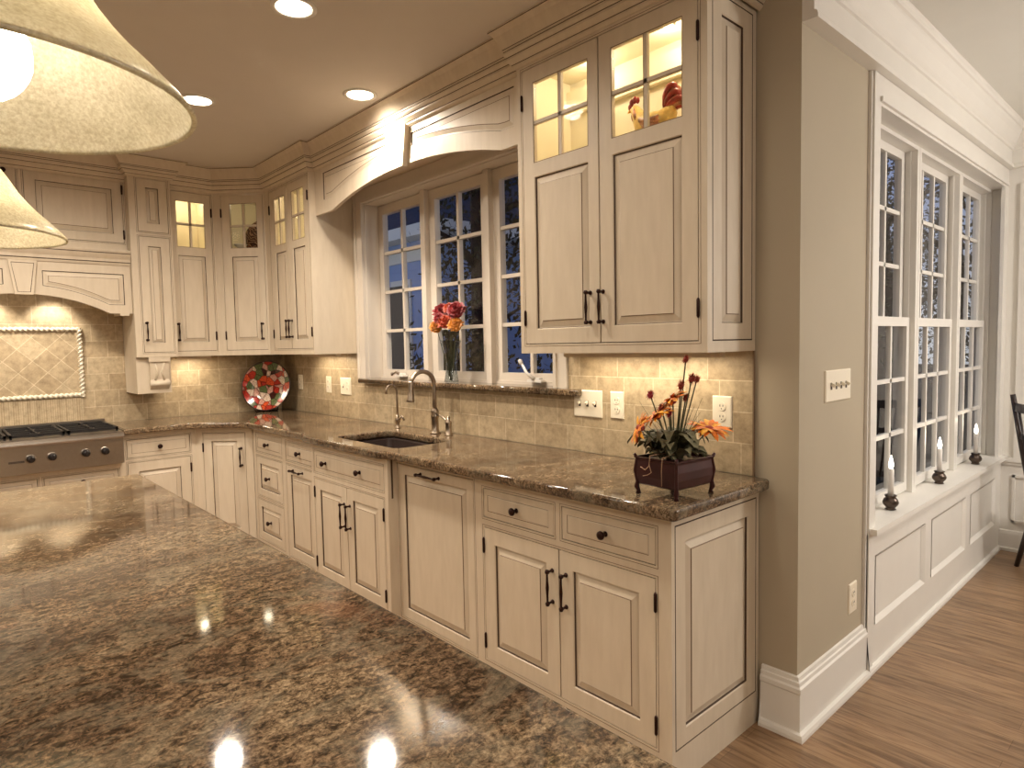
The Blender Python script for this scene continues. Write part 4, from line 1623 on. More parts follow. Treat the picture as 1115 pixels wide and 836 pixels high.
gb(mb, 2.838, 2.90, 0.0, 0.020, 0.0, 2.4575)
gb(mb, 2.825, 2.838, 0.0, 0.012, 0.0, 2.4575, 'white')
gb(mb, 2.90, 5.20, 0.0, 0.020, 2.352, 2.4575)
gb(mb, 2.895, 5.16, 0.020, 0.030, 2.352, 2.372)
gb(mb, 5.10, 5.20, 0.0, 0.020, 0.622, 2.352)
gb(mb, 2.90, 2.912, -0.155, 0.018, 0.622, 2.352)
gb(mb, 5.178, 5.19, -0.155, 0.018, 0.622, 2.352)
gb(mb, 2.912, 5.178, -0.062, 0.018, 2.340, 2.352)
gb(mb, 2.912, 2.945, -0.155, -0.05, 0.622, 2.352)
struct(mb.build('trim_1'), 'white casing round the dining windows')
mb = MB()
gb(mb, 2.846, 5.198, -0.14, 0.048, 0.598, 0.622)
struct(mb.build('trim_2'), 'deep white sill under the dining windows')
mb = MB()
# wainscot below the sill: board with three recessed panels
pan = [(2.925, 3.602), (3.708, 4.345), (4.450, 5.050)]
ys = sorted([2.838, 5.20] + [v for p in pan for v in p])
for a, b_ in zip(ys[:-1], ys[1:]):
    mid = (a + b_) / 2
    if any(p < mid < q for p, q in pan):
        gb(mb, a, b_, 0, 0.016, 0.0, 0.192)
        gb(mb, a, b_, 0, 0.016, 0.492, 0.598)
        gb(mb, a, b_, 0, 0.003, 0.192, 0.492)
        # sloped inner moulding
        o1, o0, w_ = 0.019, 0.004, 0.020
        F = [(a, b_, 0.192, 0.492), (a + w_, b_ - w_, 0.192 + w_, 0.492 - w_)]
        A4 = [(GX + o1, F[0][0], F[0][2]), (GX + o1, F[0][1], F[0][2]), (GX + o1, F[0][1], F[0][3]), (GX + o1, F[0][0], F[0][3])]
        B4 = [(GX + o0, F[1][0], F[1][2]), (GX + o0, F[1][1], F[1][2]), (GX + o0, F[1][1], F[1][3]), (GX + o0, F[1][0], F[1][3])]
        for k_ in range(4):
            mb.face([A4[k_], A4[(k_ + 1) % 4], B4[(k_ + 1) % 4], B4[k_]], 'white')
    else:
        gb(mb, a, b_, 0, 0.016, 0.0, 0.598)
struct(mb.build('trim_3'), 'white panelled wainscot below the dining windows')
# baseboard of the taupe corner, wraps round it
bp = [(0.0, 0.222), (0.008, 0.219), (0.010, 0.206), (0.015, 0.203), (0.016, 0.190), (0.022, 0.184), (0.022, 0.168), (0.018, 0.163), (0.018, 0.028), (0.030, 0.024), (0.034, 0.012), (0.034, 0.0)]
bb = sweep([(-1.106, WY), (GX, WY), (GX, 2.838)], bp, 'white', 'baseboard_corner')
struct(bb)
bb = sweep([(GX + 0.016, 2.838), (GX + 0.016, BY)], [(0.0, 0.026), (0.012, 0.022), (0.016, 0.012), (0.016, 0.0)], 'white', 'baseboard_dining')
struct(bb)
bb = sweep([(GX + 0.01, BY), (4.2, BY)], [(0.0, 0.135), (0.012, 0.13), (0.016, 0.11), (0.016, 0.022), (0.03, 0.018), (0.03, 0)], 'white', 'baseboard_back')
struct(bb)
# deep frieze and crown of the dining room
FX = GX + 0.040
mb = MB()
mb.box(GX, FX, WY, BY, 2.459, CEIL, 'white')
mb.box(FX, 4.2, BY - 0.040, BY, 2.459, CEIL, 'white')
struct(mb.build('trim_4'), 'white frieze board above the dining windows')
rp = [(0.0, 2.486), (0.006, 2.484), (0.010, 2.478), (0.012, 2.468), (0.012, 2.459), (0.0, 2.459)]
rm = ['white'] * 8
c = sweep([(FX, WY), (FX, BY - 0.04), (4.2, BY - 0.04)], rp, 'white', 'trim_5')
struct(c, 'picture rail moulding under the frieze')
cp = [(0.0, 2.566), (0.008, 2.570), (0.010, 2.582), (0.014, 2.586), (0.022, 2.596), (0.030, 2.616), (0.040, 2.640), (0.054, 2.664), (0.056, 2.676), (0.064, 2.680), (0.068, 2.692), (0.074, 2.698), (0.074, 2.7095), (0, 2.7095)]
c = sweep([(FX, WY), (FX, BY - 0.04), (4.2, BY - 0.04)], cp, 'white', 'trim_6')
struct(c, 'white crown moulding of the dining room')
# back wall: chair rail, panel moulding, window casing edge
mb = MB()
mb.box(GX, 4.2, BY - 0.022, BY, 0.585, 0.615, 'white')
mb.box(GX, 4.2, BY - 0.012, BY, 0.565, 0.585, 'white')
for z0_, z1_ in ((0.19, 0.205), (0.485, 0.50)):
    mb.box(-0.90, 0.6, BY - 0.012, BY, z0_, z1_, 'white')
mb.box(-0.90, -0.885, BY - 0.012, BY, 0.19, 0.50, 'white')
mb.box(-0.895, -0.80, BY - 0.020, BY, 0.615, 2.36, 'white')
mb.box(-0.80, 0.5, BY - 0.020, BY, 2.27, 2.36, 'white')
struct(mb.build('trim_7'), 'white chair rail and panel mouldings of the dining back wall')

# ------------------------------------------------------------------ switches and outlets
def plate(label, loc, rotz, w_, h_, kind, group=None):
    cat = 'light switch' if 's' in kind and 'o' not in kind else 'outlet'
    t = thing('switch_plate' if cat == 'light switch' else 'outlet_plate', label, cat, loc, rotz, group)
    mb = MB()
    mb.rings(rect(-w_ / 2, w_ / 2, -h_ / 2, h_ / 2), [(0, 0, 'ivory'), (0, -0.003, 'ivory'), (0.004, -0.006, 'ivory')], 'ivory')
    mb.build('cover_plate', t)
    k = len(kind)
    for i, c_ in enumerate(kind):
        cx = (i - (k - 1) / 2) * 0.046 if k > 1 else 0
        if k > 1 and w_ / k > 0.06:
            cx = (i - (k - 1) / 2) * (w_ / k) * 0.82
        if c_ == 's':
            mb = MB()
            mb.box(cx - 0.006, cx + 0.006, -0.0072, -0.006, -0.013, 0.013, 'slot')
            mb.obox((cx, -0.013, 0.004), (1, 0, 0), (0, 0.87, 0.5), (0, -0.5, 0.87), 0.0042, 0.008, 0.0055, 'ivory')
            mb.build('toggle', t)
        else:
            for zz in (-0.020, 0.020):
                mb = MB()
                mb.lathe([(0.0165, 0), (0.0165, 0.0022), (0, 0.0022)], (cx, -0.006, zz), 'ivory', 20, (0, -1, 0))
                for dx, hh in ((-0.006, 0.0042), (0.006, 0.0036)):
                    mb.box(cx + dx - 0.0013, cx + dx + 0.0013, -0.0088, -0.008, zz + 0.003 - hh, zz + 0.003 + hh, 'slot')
                mb.lathe([(0.0022, 0), (0, 0.0006)], (cx, -0.0083, zz - 0.0085), 'slot', 8, (0, -1, 0))
                rc_ = mb.build('receptacle', t)
                for p_ in rc_.data.polygons:
                    p_.use_smooth = False
    return t


YW = WY - TT
plate('wide ivory plate with three toggle switches, just right of the granite ledge end', (-1.927, YW, 1.136), 0, 0.166, 0.122, 'sss')
plate('narrow ivory outlet plate right of the triple switch', (-1.761, YW, 1.138), 0, 0.072, 0.118, 'o')
plate('ivory outlet plate behind the flower planter, nearest the tile edge', (-1.263, YW, 1.142), 0, 0.080, 0.118, 'o')
plate('ivory switch plate just left of the granite window ledge', (-4.19, YW, 1.137), 0, 0.150, 0.120, 'so')
plate('slim ivory outlet plate between the floral plate and the double plate', (-4.45, YW, 1.141), 0, 0.074, 0.120, 'o')
plate('slim ivory outlet plate closest to the round floral plate', (-4.93, YW, 1.145), 0, 0.074, 0.116, 'o')
plate('white four-gang toggle switch plate on the taupe wall', (GX, 2.548, 1.232), radians(90), 0.235, 0.118, 'ssss')
plate('low white outlet on the taupe wall near the baseboard', (GX, 2.718, 0.366), radians(90), 0.078, 0.122, 'o')

# ------------------------------------------------------------------ round floral plate in the corner
pc = Vector((-5.135, 2.025, 1.116))
t = thing('decorative_plate', 'large round plate painted with red and cream flowers, propped in the counter corner', 'plate', (pc.x, pc.y, 0.915), 0)
Dn = Vector((cos(radians(-47)) * 0.98, sin(radians(-47)) * 0.98, 0.20)).normalized()
mb = MB()
R0 = 0.2005
mb.lathe([(0.0, 0.0), (0.09, 0.0), (0.125, 0.004), (0.165, 0.016), (0.193, 0.024)], (0, 0, R0), 'platepat', 48, Dn, cap=False)
mb.lathe([(0.193, 0.024), (R0, 0.026), (R0, 0.021), (0.165, 0.010), (0.10, -0.006), (0.0, -0.006)], (0, 0, R0), 'platerim', 48, Dn, cap=False)
# painted relief blossoms
o = mb.build('plate_disc', t)
o.location = (0, 0, 0)
mb = MB()
a0 = Vector((-Dn.y, Dn.x, 0)).normalized()
for s_ in (-1, 1):
    bq = a0 * 0.06 * s_
    mb.tube([bq + Vector((0.075, -0.075, 0.02)), bq + Vector((0.06, -0.06, 0.004)), bq + Vector((-0.03, 0.03, 0.004)), bq + Vector((-0.055, 0.055, 0.16))], 0.004, 'bronze', 8)
mb.tube([a0 * -0.06 + Vector((-0.03, 0.03, 0.004)), a0 * 0.06 + Vector((-0.03, 0.03, 0.004))], 0.004, 'bronze', 8)
st_ = mb.build('plate_stand')
st_.location = (pc.x, pc.y, 0.9145)
tag(st_, 'thin dark stand holding up the round floral plate', 'plate stand')

# ------------------------------------------------------------------ things in the lit cabinets
# rooster: loft along body, head to the left
t = thing('rooster_figurine', 'painted ceramic rooster with red comb and curling red tail behind the cabinet glass', 'figurine', (-1.455, 2.075, 2.1175), 0)
mb = MB()
S_ = 1.0
spine = [(-0.094, 0.196, 0.008), (-0.096, 0.184, 0.019), (-0.084, 0.162, 0.023), (-0.072, 0.140, 0.031), (-0.052, 0.115, 0.045), (-0.022, 0.096, 0.055), (0.016, 0.096, 0.054), (0.046, 0.112, 0.042), (0.066, 0.136, 0.026), (0.074, 0.152, 0.010)]
mb.tube([(p[0], 0, p[1]) for p in spine], [p[2] for p in spine], 'rbody', 18)
mb.lathe([(0.050, 0.0), (0.052, 0.008), (0.038, 0.018), (0.022, 0.030), (0.030, 0.055)], (0.0, 0, 0.0), 'rbody', 20)
mb.build('body', t)
mb = MB()
for i, (dx, dz, r_) in enumerate(((-0.120, 0.196, 0.011), (-0.112, 0.210, 0.013), (-0.097, 0.217, 0.013), (-0.083, 0.212, 0.011))):
    mb.ball((dx, 0, dz), r_, 'rred', 10, 8, (0.8, 0.45, 1.15))
mb.ball((-0.104, 0, 0.158), 0.016, 'rred', 10, 8, (0.6, 0.5, 1.3))
mb.build('comb_and_wattle', t)
mb = MB()
mb.lathe([(0.008, 0), (0.005, 0.012), (0, 0.022)], (-0.112, 0, 0.182), 'yellow', 10, (-1, 0, -0.25))
mb.build('beak', t)
mb = MB()
for i in range(9):
    k_ = i / 8
    yy = (i % 3 - 1) * 0.012
    hh = 0.235 - 0.070 * k_
    reach = 0.060 + 0.055 * k_
    p0 = Vector((0.045, yy * 0.5, 0.120))
    p1 = Vector((0.030 + 0.040 * k_, yy, hh))
    p2 = Vector((0.045 + reach, yy, hh + 0.010 - 0.02 * k_))
    p3 = Vector((0.040 + reach, yy, hh - 0.060))
    pts = []
    for j in range(9):
        q = j / 8
        pts.append(p0 * (1 - q) ** 3 + p1 * 3 * q * (1 - q) ** 2 + p2 * 3 * q * q * (1 - q) + p3 * q ** 3)
    mb.tube(pts, [0.005, 0.009, 0.012, 0.013, 0.013, 0.012, 0.010, 0.007, 0.003], 'rred' if i % 3 != 1 else 'rwing', 8)
mb.build('tail_feathers', t)
mb = MB()
for s_ in (-1, 1):
    for i in range(4):
        mb.tube([(-0.038 + 0.008 * i, s_ * 0.048, 0.116 - i * 0.013), (0.004 + 0.004 * i, s_ * 0.057, 0.100 - i * 0.011), (0.044, s_ * 0.048, 0.112 - i * 0.013)], [0.010, 0.012, 0.005], 'rwing', 8)
mb.build('wing', t)
mb = MB()
for k_ in range(7):
    a_ = -0.3 + k_ * 0.5
    mb.tube([(-0.088, 0.018 * cos(a_ * 2), 0.176), (-0.080 + 0.006 * k_ / 7, 0.028 * cos(a_ * 2), 0.145), (-0.072 + 0.010 * k_ / 7, 0.032 * cos(a_ * 2), 0.120)], [0.005, 0.008, 0.003], 'rwing', 8)
mb.build('neck_feathers', t)

# corner cabinet pieces
t = thing('display_dish', 'dark brown scrolled dish standing upright behind the corner cabinet panes', 'dish', (-4.985, 1.985, 2.1135))
mb = MB()
mb.lathe([(0.0, 0), (0.11, 0.002), (0.142, 0.010), (0.144, 0.006), (0.11, -0.004), (0, -0.004)], (0, 0, 0.144), 'scroll', 36, (0.69, -0.70, 0.15), cap=False)
mb.build('dish_disc', t)
mb = MB()
mb.tube([(0.03, 0.0, 0.0025), (0.03, -0.03, 0.0025), (0.0, -0.06, 0.0025)], 0.003, 'bronze', 6)
mb.tube([(0.03, 0.0, 0.0025), (-0.02, 0.035, 0.06)], 0.003, 'bronze', 6)
mb.build('easel', t)
mb = MB()
mb.lathe([(0.022, 0), (0.024, 0.004), (0.008, 0.014), (0.007, 0.045), (0.022, 0.056), (0.044, 0.072), (0.048, 0.078), (0.040, 0.074), (0.0, 0.062)], (0, 0, 0), 'wax', 24)
o = mb.build('small_bowl', None, (-4.955, 1.800, 2.1135))
tag(o, 'small white footed bowl beside the scrolled dish in the corner cabinet', 'bowl')

# ------------------------------------------------------------------ vase of flowers on the ledge
VB = Vector((-2.937, 2.208, 1.2005))
t = thing('glass_vase', 'clear pinched glass vase on the window ledge', 'vase', VB)
mb = MB()
pr = [(0.0, 0.001), (0.038, 0.001), (0.042, 0.006), (0.039, 0.02), (0.032, 0.07), (0.029, 0.115), (0.034, 0.16), (0.046, 0.205), (0.060, 0.235)]
mb.lathe(pr, (0, 0, 0), 'vase', 28, cap=False)
mb.lathe([(max(r - 0.003, 0), z + 0.004) for r, z in pr], (0, 0, 0), 'vase', 28, cap=False)
mb.build('vase_body', t)


def mum(mb, c, R, mat, axis=(0, -0.6, 0.7)):
    """full pom-pom bloom of many short petals"""
    c = Vector(c)
    ax = Vector(axis).normalized()
    t_ = Vector((1, 0, 0))
    u = ax.cross(t_).normalized()
    w = ax.cross(u)
    mb.ball(c, R * 0.62, mat, 10, 8)
    for ring, (el, k, ln) in enumerate(((10, 16, 1.0), (28, 15, 0.98), (48, 12, 0.92), (68, 8, 0.86), (85, 4, 0.8))):
        for j in range(k):
            a_ = 2 * pi * (j + 0.5 * (ring % 2)) / k + random.uniform(-.1, .1)
            e_ = radians(el + random.uniform(-6, 6))
            d_ = (u * cos(a_) + w * sin(a_)) * cos(e_) + ax * sin(e_)
            side = d_.cross(ax)
            side = side.normalized() if side.length > 1e-4 else u
            r0 = c + d_ * R * 0.35
            tip = c + d_ * R * ln * random.uniform(0.92, 1.06)
            wd = R * 0.17
            m_ = c + d_ * R * 0.8
            nrm = side.cross(d_) * R * 0.06
            mb.face([r0 - side * wd * 0.5, r0 + side * wd * 0.5, m_ + side * wd + nrm, m_ - side * wd + nrm], mat)
            mb.face([m_ - side * wd + nrm, m_ + side * wd + nrm, tip], mat)


def flower_thing(name, label, group, base, head, R, mat, kind='mum', axis=(0.4, -0.6, 0.6), bend=0.0):
    base, head = Vector(base), Vector(head)
    t = thing(name, label, 'flower', base, 0, group)
    h = head - base
    mb = MB()
    mid = h * 0.5 + Vector((bend, bend * 0.3, 0.01))
    mb.tube([(0, 0, 0), h * 0.25 + (mid - h * 0.5) * 0.7, mid, h * 0.8 + (mid - h * 0.5) * 0.4, h], 0.0022, 'stemg', 6)
    mb.build('stem', t)
    mb = MB()
    if kind == 'mum':
        mum(mb, h, R, mat, axis)
    elif kind == 'daisy':
        ax = Vector(axis).normalized()
        t_ = Vector((1, 0, 0)) if abs(ax.x) < 0.8 else Vector((0, 1, 0))
        u = ax.cross(t_).normalized()
        w = ax.cross(u)
        for lay in range(3):
            k = 14
            for j in range(k):
                a_ = 2 * pi * (j + lay * 0.37) / k + random.uniform(-.12, .12)
                d_ = u * cos(a_) + w * sin(a_)
                side = ax.cross(d_)
                L = R * random.uniform(0.82, 1.08)
                droop = random.uniform(-0.34, 0.10)
                rows = []
                for q, wd in ((0.15, 0.05), (0.45, 0.13), (0.75, 0.12), (1.0, 0.015)):
                    p = h + d_ * L * q + ax * (L * (0.15 * sin(q * 2.2) + droop * q * q) + lay * 0.004)
                    rows.append([p - side * L * wd, p + side * L * wd])
                mb.grid(rows, mat if (j + lay) % 3 else ('yellow' if mat == 'orange' else 'orange'), closed_u=False)
        mb.ball(h + ax * 0.004, R * 0.24, 'rust', 12, 8, (1, 1, 0.8))
    else:
        for q in range(150):
            d_ = Vector((random.gauss(0, 1), random.gauss(0, 1), random.gauss(0.25, 1))).normalized()
            s_ = d_.cross(Vector((0.3, 0.2, 1))).normalized() * R * 0.12
            mb.face([h + d_ * R * 0.3 - s_, h + d_ * R * 0.3 + s_, h + d_ * R * random.uniform(1.0, 1.5)], mat)
        mb.ball(h, R * 0.6, mat, 10, 8)
    mb.build('blossom', t)
    return t


g_ = 'cut flowers in the glass vase'
V0 = VB + Vector((0, 0, 0.012))
for (dx, dy, dz, R, mat, lab) in ((-0.075, 0.0, 0.385, 0.058, 'red', 'crimson bloom at the upper left of the vase bouquet'),
                                  (0.075, -0.01, 0.385, 0.062, 'red', 'crimson bloom at the upper right of the vase bouquet'),
                                  (0.0, -0.035, 0.325, 0.052, 'mumor', 'burnt orange bloom low in the middle of the vase bouquet'),
                                  (-0.090, -0.03, 0.300, 0.048, 'mumye', 'golden bloom at the lower left of the vase bouquet'),
                                  (0.090, -0.03, 0.305, 0.052, 'mumye', 'golden bloom at the lower right of the vase bouquet'),
                                  (0.0, 0.0, 0.400, 0.042, 'mumor', 'burnt orange bloom at the top between two crimson blooms'),
                                  (-0.03, -0.05, 0.345, 0.040, 'red', 'small crimson bloom in the centre of the vase bouquet')):
    flower_thing('chrysanthemum', lab, g_, V0 + Vector((dx * 0.12, dy * 0.1, 0)), V0 + Vector((dx, dy, dz)), R, mat)
# foliage in the vase
mb = MB()
for i in range(26):
    a_ = random.uniform(0, 2 * pi)
    b0 = Vector((cos(a_) * 0.012, sin(a_) * 0.012, 0.01 + random.uniform(0, 0.1)))
    b1 = Vector((cos(a_) * random.uniform(0.02, 0.045), sin(a_) * random.uniform(0.01, 0.03), random.uniform(0.18, 0.29)))
    s_ = Vector((-sin(a_), cos(a_), 0)) * 0.006
    md_ = (b0 + b1) / 2
    mb.face([b0, md_ + s_, b1, md_ - s_], 'stemg')
o = mb.build('bouquet_foliage', None, VB + Vector((0, 0, 0.004)))
tag(o, 'dark green stems and leaves inside the glass vase', 'foliage', kind='stuff')

# ------------------------------------------------------------------ planter with autumn flowers
PA = radians(-5)
t = thing('planter', 'dark brown footed square metal planter at the counter end', 'planter', (-1.199, 1.800, 0.9145), PA)
a_, b_ = 0.083, 0.094
mb = MB()
lev = [(0.90, 0.030), (0.97, 0.035), (1.02, 0.060), (1.02, 0.085), (0.985, 0.108), (0.99, 0.114), (1.04, 0.118), (1.04, 0.122)]
rows = []
def sq(s_, z, d=0.0):
    out_ = []
    for sx, sy in ((-1, -1), (1, -1), (1, 1), (-1, 1)):
        for k in range(6):
            pass
    for (x0_, y0_), (x1_, y1_) in (((-1, -1), (1, -1)), ((1, -1), (1, 1)), ((1, 1), (-1, 1)), ((-1, 1), (-1, -1))):
        for k in range(6):
            q = k / 6
            x_, y_ = x0_ + (x1_ - x0_) * q, y0_ + (y1_ - y0_) * q
            out_.append((x_ * a_ * s_, y_ * b_ * s_, z))
    return out_
M['planter'] = simple('dark_plum_metal', srgb(62, 30, 30), 0.32, 0.35, var=0.25, vscale=14)
mb.grid([sq(s_, z) for s_, z in lev] + [sq(0.97, 0.122), sq(0.93, 0.112)], 'planter', cap0=True, cap1=True, smooth=False)
mb.build('box', t)
for sx, sy in ((-1, -1), (1, -1), (1, 1), (-1, 1)):
    mb = MB()
    cx, cy = sx * (a_ - 0.006), sy * (b_ - 0.006)
    mb.tube([(cx, cy, 0.0), (cx, cy, 0.010), (cx + sx * 0.004, cy + sy * 0.004, 0.022), (cx + sx * 0.002, cy + sy * 0.002, 0.040), (cx + sx * 0.008, cy + sy * 0.008, 0.075), (cx + sx * 0.002, cy + sy * 0.002, 0.115), (cx + sx * 0.009, cy + sy * 0.009, 0.130)],
            [0.009, 0.006, 0.009, 0.006, 0.005, 0.006, 0.005], 'planter', 10)
    mb.build('foot', t)

P0 = Vector((-1.199, 1.800, 1.028))
rt = Vector((0.672, 0.740, 0))      # sideways across the arrangement
fw = Vector((0.740, -0.672, 0))


def PV(r_, f_, z_):
    return P0 + rt * r_ + fw * f_ + Vector((0, 0, z_))


g_ = 'flowers in the dark planter'
flower_thing('sunflower', 'drooping orange sunflower at the far left of the planter', g_, PV(-0.02, 0, 0), PV(-0.112, 0.03, 0.105), 0.062, 'orange', 'daisy', (-0.8, -0.7, 0.45))
flower_thing('sunflower', 'golden orange sunflower left of centre in the planter', g_, PV(-0.01, 0, 0), PV(-0.058, 0.02, 0.138), 0.062, 'yellow', 'daisy', (-0.5, -0.3, 0.9))
flower_thing('sunflower', 'orange sunflower spreading flat to the right of the planter', g_, PV(0.02, 0, 0), PV(0.112, 0.00, 0.088), 0.072, 'orange', 'daisy', (0.25, -0.05, 1.0), bend=0.01)
flower_thing('sunflower', 'tall orange sunflower behind the golden one in the planter', g_, PV(0, 0, 0), PV(-0.004, 0.0, 0.185), 0.062, 'orange', 'daisy', (-0.55, -0.25, 0.75))
for r_, z_, R, mat, lab in ((0.038, 0.300, 0.013, 'rust', 'highest rust-red thistle at the tip of the planter arrangement'),
                            (0.048, 0.243, 0.016, 'rust', 'rust-red thistle below the tip, larger of an upper pair'),
                            (0.070, 0.238, 0.013, 'rust', 'rust-red thistle at the right of the upper pair'),
                            (0.024, 0.222, 0.015, 'rust', 'rust-red thistle left of the upper pair'),
                            (0.038, 0.183, 0.013, 'rust', 'small rust-red thistle half way up the stems'),
                            (-0.072, 0.195, 0.014, 'plum', 'plum-red thistle standing alone at the upper left'),
                            (0.0, 0.178, 0.017, 'rust', 'bright rust thistle in the middle of the arrangement'),
                            (-0.040, 0.155, 0.014, 'rust', 'small rust thistle just above the golden sunflower'),
                            (-0.018, 0.140, 0.014, 'plum', 'plum thistle low in the middle of the arrangement')):
    flower_thing('thistle', lab, g_, PV(r_ * 0.15, 0, 0), PV(r_ * 1.12, 0.015 * (-1) ** int(R * 1000), z_ * 1.07), R * 1.12, mat, 'thistle')
mb = MB()
for i in range(64):
    a_ = random.uniform(0, 2 * pi)
    L = random.uniform(0.06, 0.135)
    up = random.uniform(0.02, 0.10)
    b0 = Vector((random.uniform(-0.04, 0.04), random.uniform(-0.04, 0.04), 0.0))
    d_ = Vector((cos(a_), sin(a_), 0))
    s_ = Vector((-sin(a_), cos(a_), 0))
    rows = []
    wd = random.uniform(0.016, 0.032)
    for q in (0.0, 0.25, 0.5, 0.75, 1.0):
        p = b0 + d_ * L * q * 0.9 + Vector((0, 0, up * sin(q * 2.6) + 0.004))
        w_ = wd * sin(pi * min(q * 0.95 + 0.05, 1.0))
        rows.append([p - s_ * w_ + Vector((0, 0, 0.006 * q)), p + Vector((0, 0, -0.003)), p + s_ * w_ + Vector((0, 0, 0.006 * q))])
    mb.grid(rows, 'leaf', closed_u=False)
for i in range(34):
    a_ = random.uniform(0, 2 * pi)
    r1 = random.uniform(0.01, 0.12)
    mb.tube([(0, 0, 0), (cos(a_) * r1 * 0.4, sin(a_) * r1 * 0.4, random.uniform(0.05, 0.09)), (cos(a_) * r1, sin(a_) * r1, random.uniform(0.07, 0.20))], [0.0014, 0.0011, 0.0005], 'stemg', 5)
o = mb.build('planter_foliage', None, P0)
tag(o, 'dusty green leaves and wispy stems filling the dark planter', 'foliage', kind='stuff')
mb = MB()
def PL(x, y, z):
    return Vector((-1.199, 1.800, 0.9145)) + Vector((x * cos(PA) - y * sin(PA), x * sin(PA) + y * cos(PA), z))


mb.tube([PL(0.0, -0.04, 0.135), PL(-0.012, -0.106, 0.132), PL(-0.014, -0.108, 0.100), PL(-0.030, -0.108, 0.085), PL(-0.050, -0.107, 0.092)], 0.0017, 'tan', 6)
mb.tube([PL(-0.014, -0.108, 0.105), PL(-0.004, -0.109, 0.080), PL(-0.020, -0.109, 0.070), PL(-0.040, -0.108, 0.064)], 0.0014, 'tan', 6)
mb.tube([PL(0.030, -0.04, 0.135), PL(0.038, -0.106, 0.130), PL(0.036, -0.108, 0.090), PL(0.036, -0.107, 0.042)], 0.0013, 'tan', 6)
o = mb.build('dry_twig')
tag(o, 'pale dry twigs trailing over the front of the dark planter', 'twig')

# ------------------------------------------------------------------ window candles
def candle(y, label):
    t = thing('electric_candle', label, 'candle', (-1.004, y, 0.6225), 0, 'electric candles on the dining window sill')
    mb = MB()
    mb.lathe([(0.020, 0), (0.024, 0.003), (0.018, 0.008), (0.022, 0.014), (0.031, 0.024), (0.034, 0.036), (0.028, 0.050), (0.020, 0.058), (0.026, 0.066), (0.024, 0.068), (0.012, 0.062)], (0, 0, 0), 'pewter', 20)
    mb.build('holder', t)
    mb = MB()
    mb.lathe([(0.0125, 0.058), (0.0125, 0.186), (0.009, 0.190), (0.0, 0.190)], (0, 0, 0), 'wax', 16)
    mb.build('candle_stick', t)
    mb = MB()
    mb.lathe([(0.006, 0.189), (0.0095, 0.199), (0.0108, 0.209), (0.0075, 0.225), (0.004, 0.240), (0.0005, 0.250)], (0, 0, 0), 'flame', 14)
    mb.build('flame_bulb', t)
    l = add_light('candle_light', 'POINT', (0.0, 0, 0.262), 0.25, (1, 0.85, 0.65), shadow_soft_size=0.012)
    l.parent = t


candle(3.235, 'lit electric candle on the white sill nearest the kitchen')
candle(3.985, 'lit electric candle in the middle of the white sill')
candle(4.735, 'lit electric candle on the white sill nearest the dining corner')

# ------------------------------------------------------------------ dining chair
th_ = math.atan2(0.6, 0.8)
t = thing('dining_chair', 'dark wooden spindle-back dining chair at the right edge of the picture', 'chair', (-0.530, 4.83, 0), th_)
# local: +x = facing, y = width
def cpt(p0, p1, r0, r1, nm):
    mb = MB()
    mb.tube([p0, tuple((Vector(p0) + Vector(p1)) / 2), p1], [r0, (r0 + r1) / 2 + 0.002, r1], 'dkwood', 12)
    return mb.build(nm, t)


mb = MB()
mb.grid([[(x_ * s_, y_ * s_ * (1.0 + 0.08 * (x_ > 0)), z_) for x_, y_ in rounded([(-0.17, -0.19), (0.19, -0.19), (0.19, 0.19), (-0.17, 0.19)], [0.06] * 4)] for s_, z_ in ((0.9, 0.415), (1.0, 0.425), (1.0, 0.440), (0.94, 0.448))], 'dkwood', cap0=True, cap1=True)
mb.build('seat', t)
for sx, sy in ((-1, 1), (-1, -1), (1, 1), (1, -1)):
    cpt((sx * 0.13, sy * 0.145, 0.420), (sx * 0.185 if sx > 0 else -0.205, sy * 0.195, 0.0), 0.016, 0.013, 'leg')
for sy in (1, -1):
    cpt((-0.150, sy * 0.165, 0.435), (-0.245, sy * 0.205, 1.050), 0.018, 0.014, 'back_post')
for z_, r_ in ((0.975, 0.026), (0.80, 0.016)):
    mb = MB()
    k_ = (z_ - 0.435) / 0.615
    xb = -0.150 - 0.095 * k_
    yb = 0.165 + 0.040 * k_
    rows = []
    for i in range(9):
        y_ = -yb + 2 * yb * i / 8
        x_ = xb - 0.025 * (1 - (y_ / yb) ** 2)
        rows.append([(x_ - 0.007, y_, z_ - r_), (x_ + 0.007, y_, z_ - r_), (x_ + 0.007, y_, z_ + r_), (x_ - 0.007, y_, z_ + r_)])
    mb.grid(rows, 'dkwood', smooth=False, cap0=True, cap1=True)
    mb.build('back_rail', t)
for i in range(5):
    y_ = -0.11 + i * 0.055
    mb = MB()
    mb.tube([(-0.160, y_ * 0.9, 0.445), (-0.215, y_, 0.70), (-0.250, y_ * 1.1, 0.955)], 0.007, 'dkwood', 8)
    mb.build('spindle', t)
for sy in (1, -1):
    mb = MB()
    mb.tube([(0.160, sy * 0.172, 0.20), (-0.170, sy * 0.172, 0.20)], 0.009, 'dkwood', 8)
    mb.build('stretcher', t)

# ------------------------------------------------------------------ outdoors
mb = MB()
mb.face([(-60, 2.39, -0.45), (-1.15, 2.39, -0.45), (-1.15, 50, -0.45), (-60, 50, -0.45)], 'lawn')
mb.box(-60, -1.15, 2.39, 50, -0.6, -0.4505, 'lawn')
struct(mb.build('ground'))

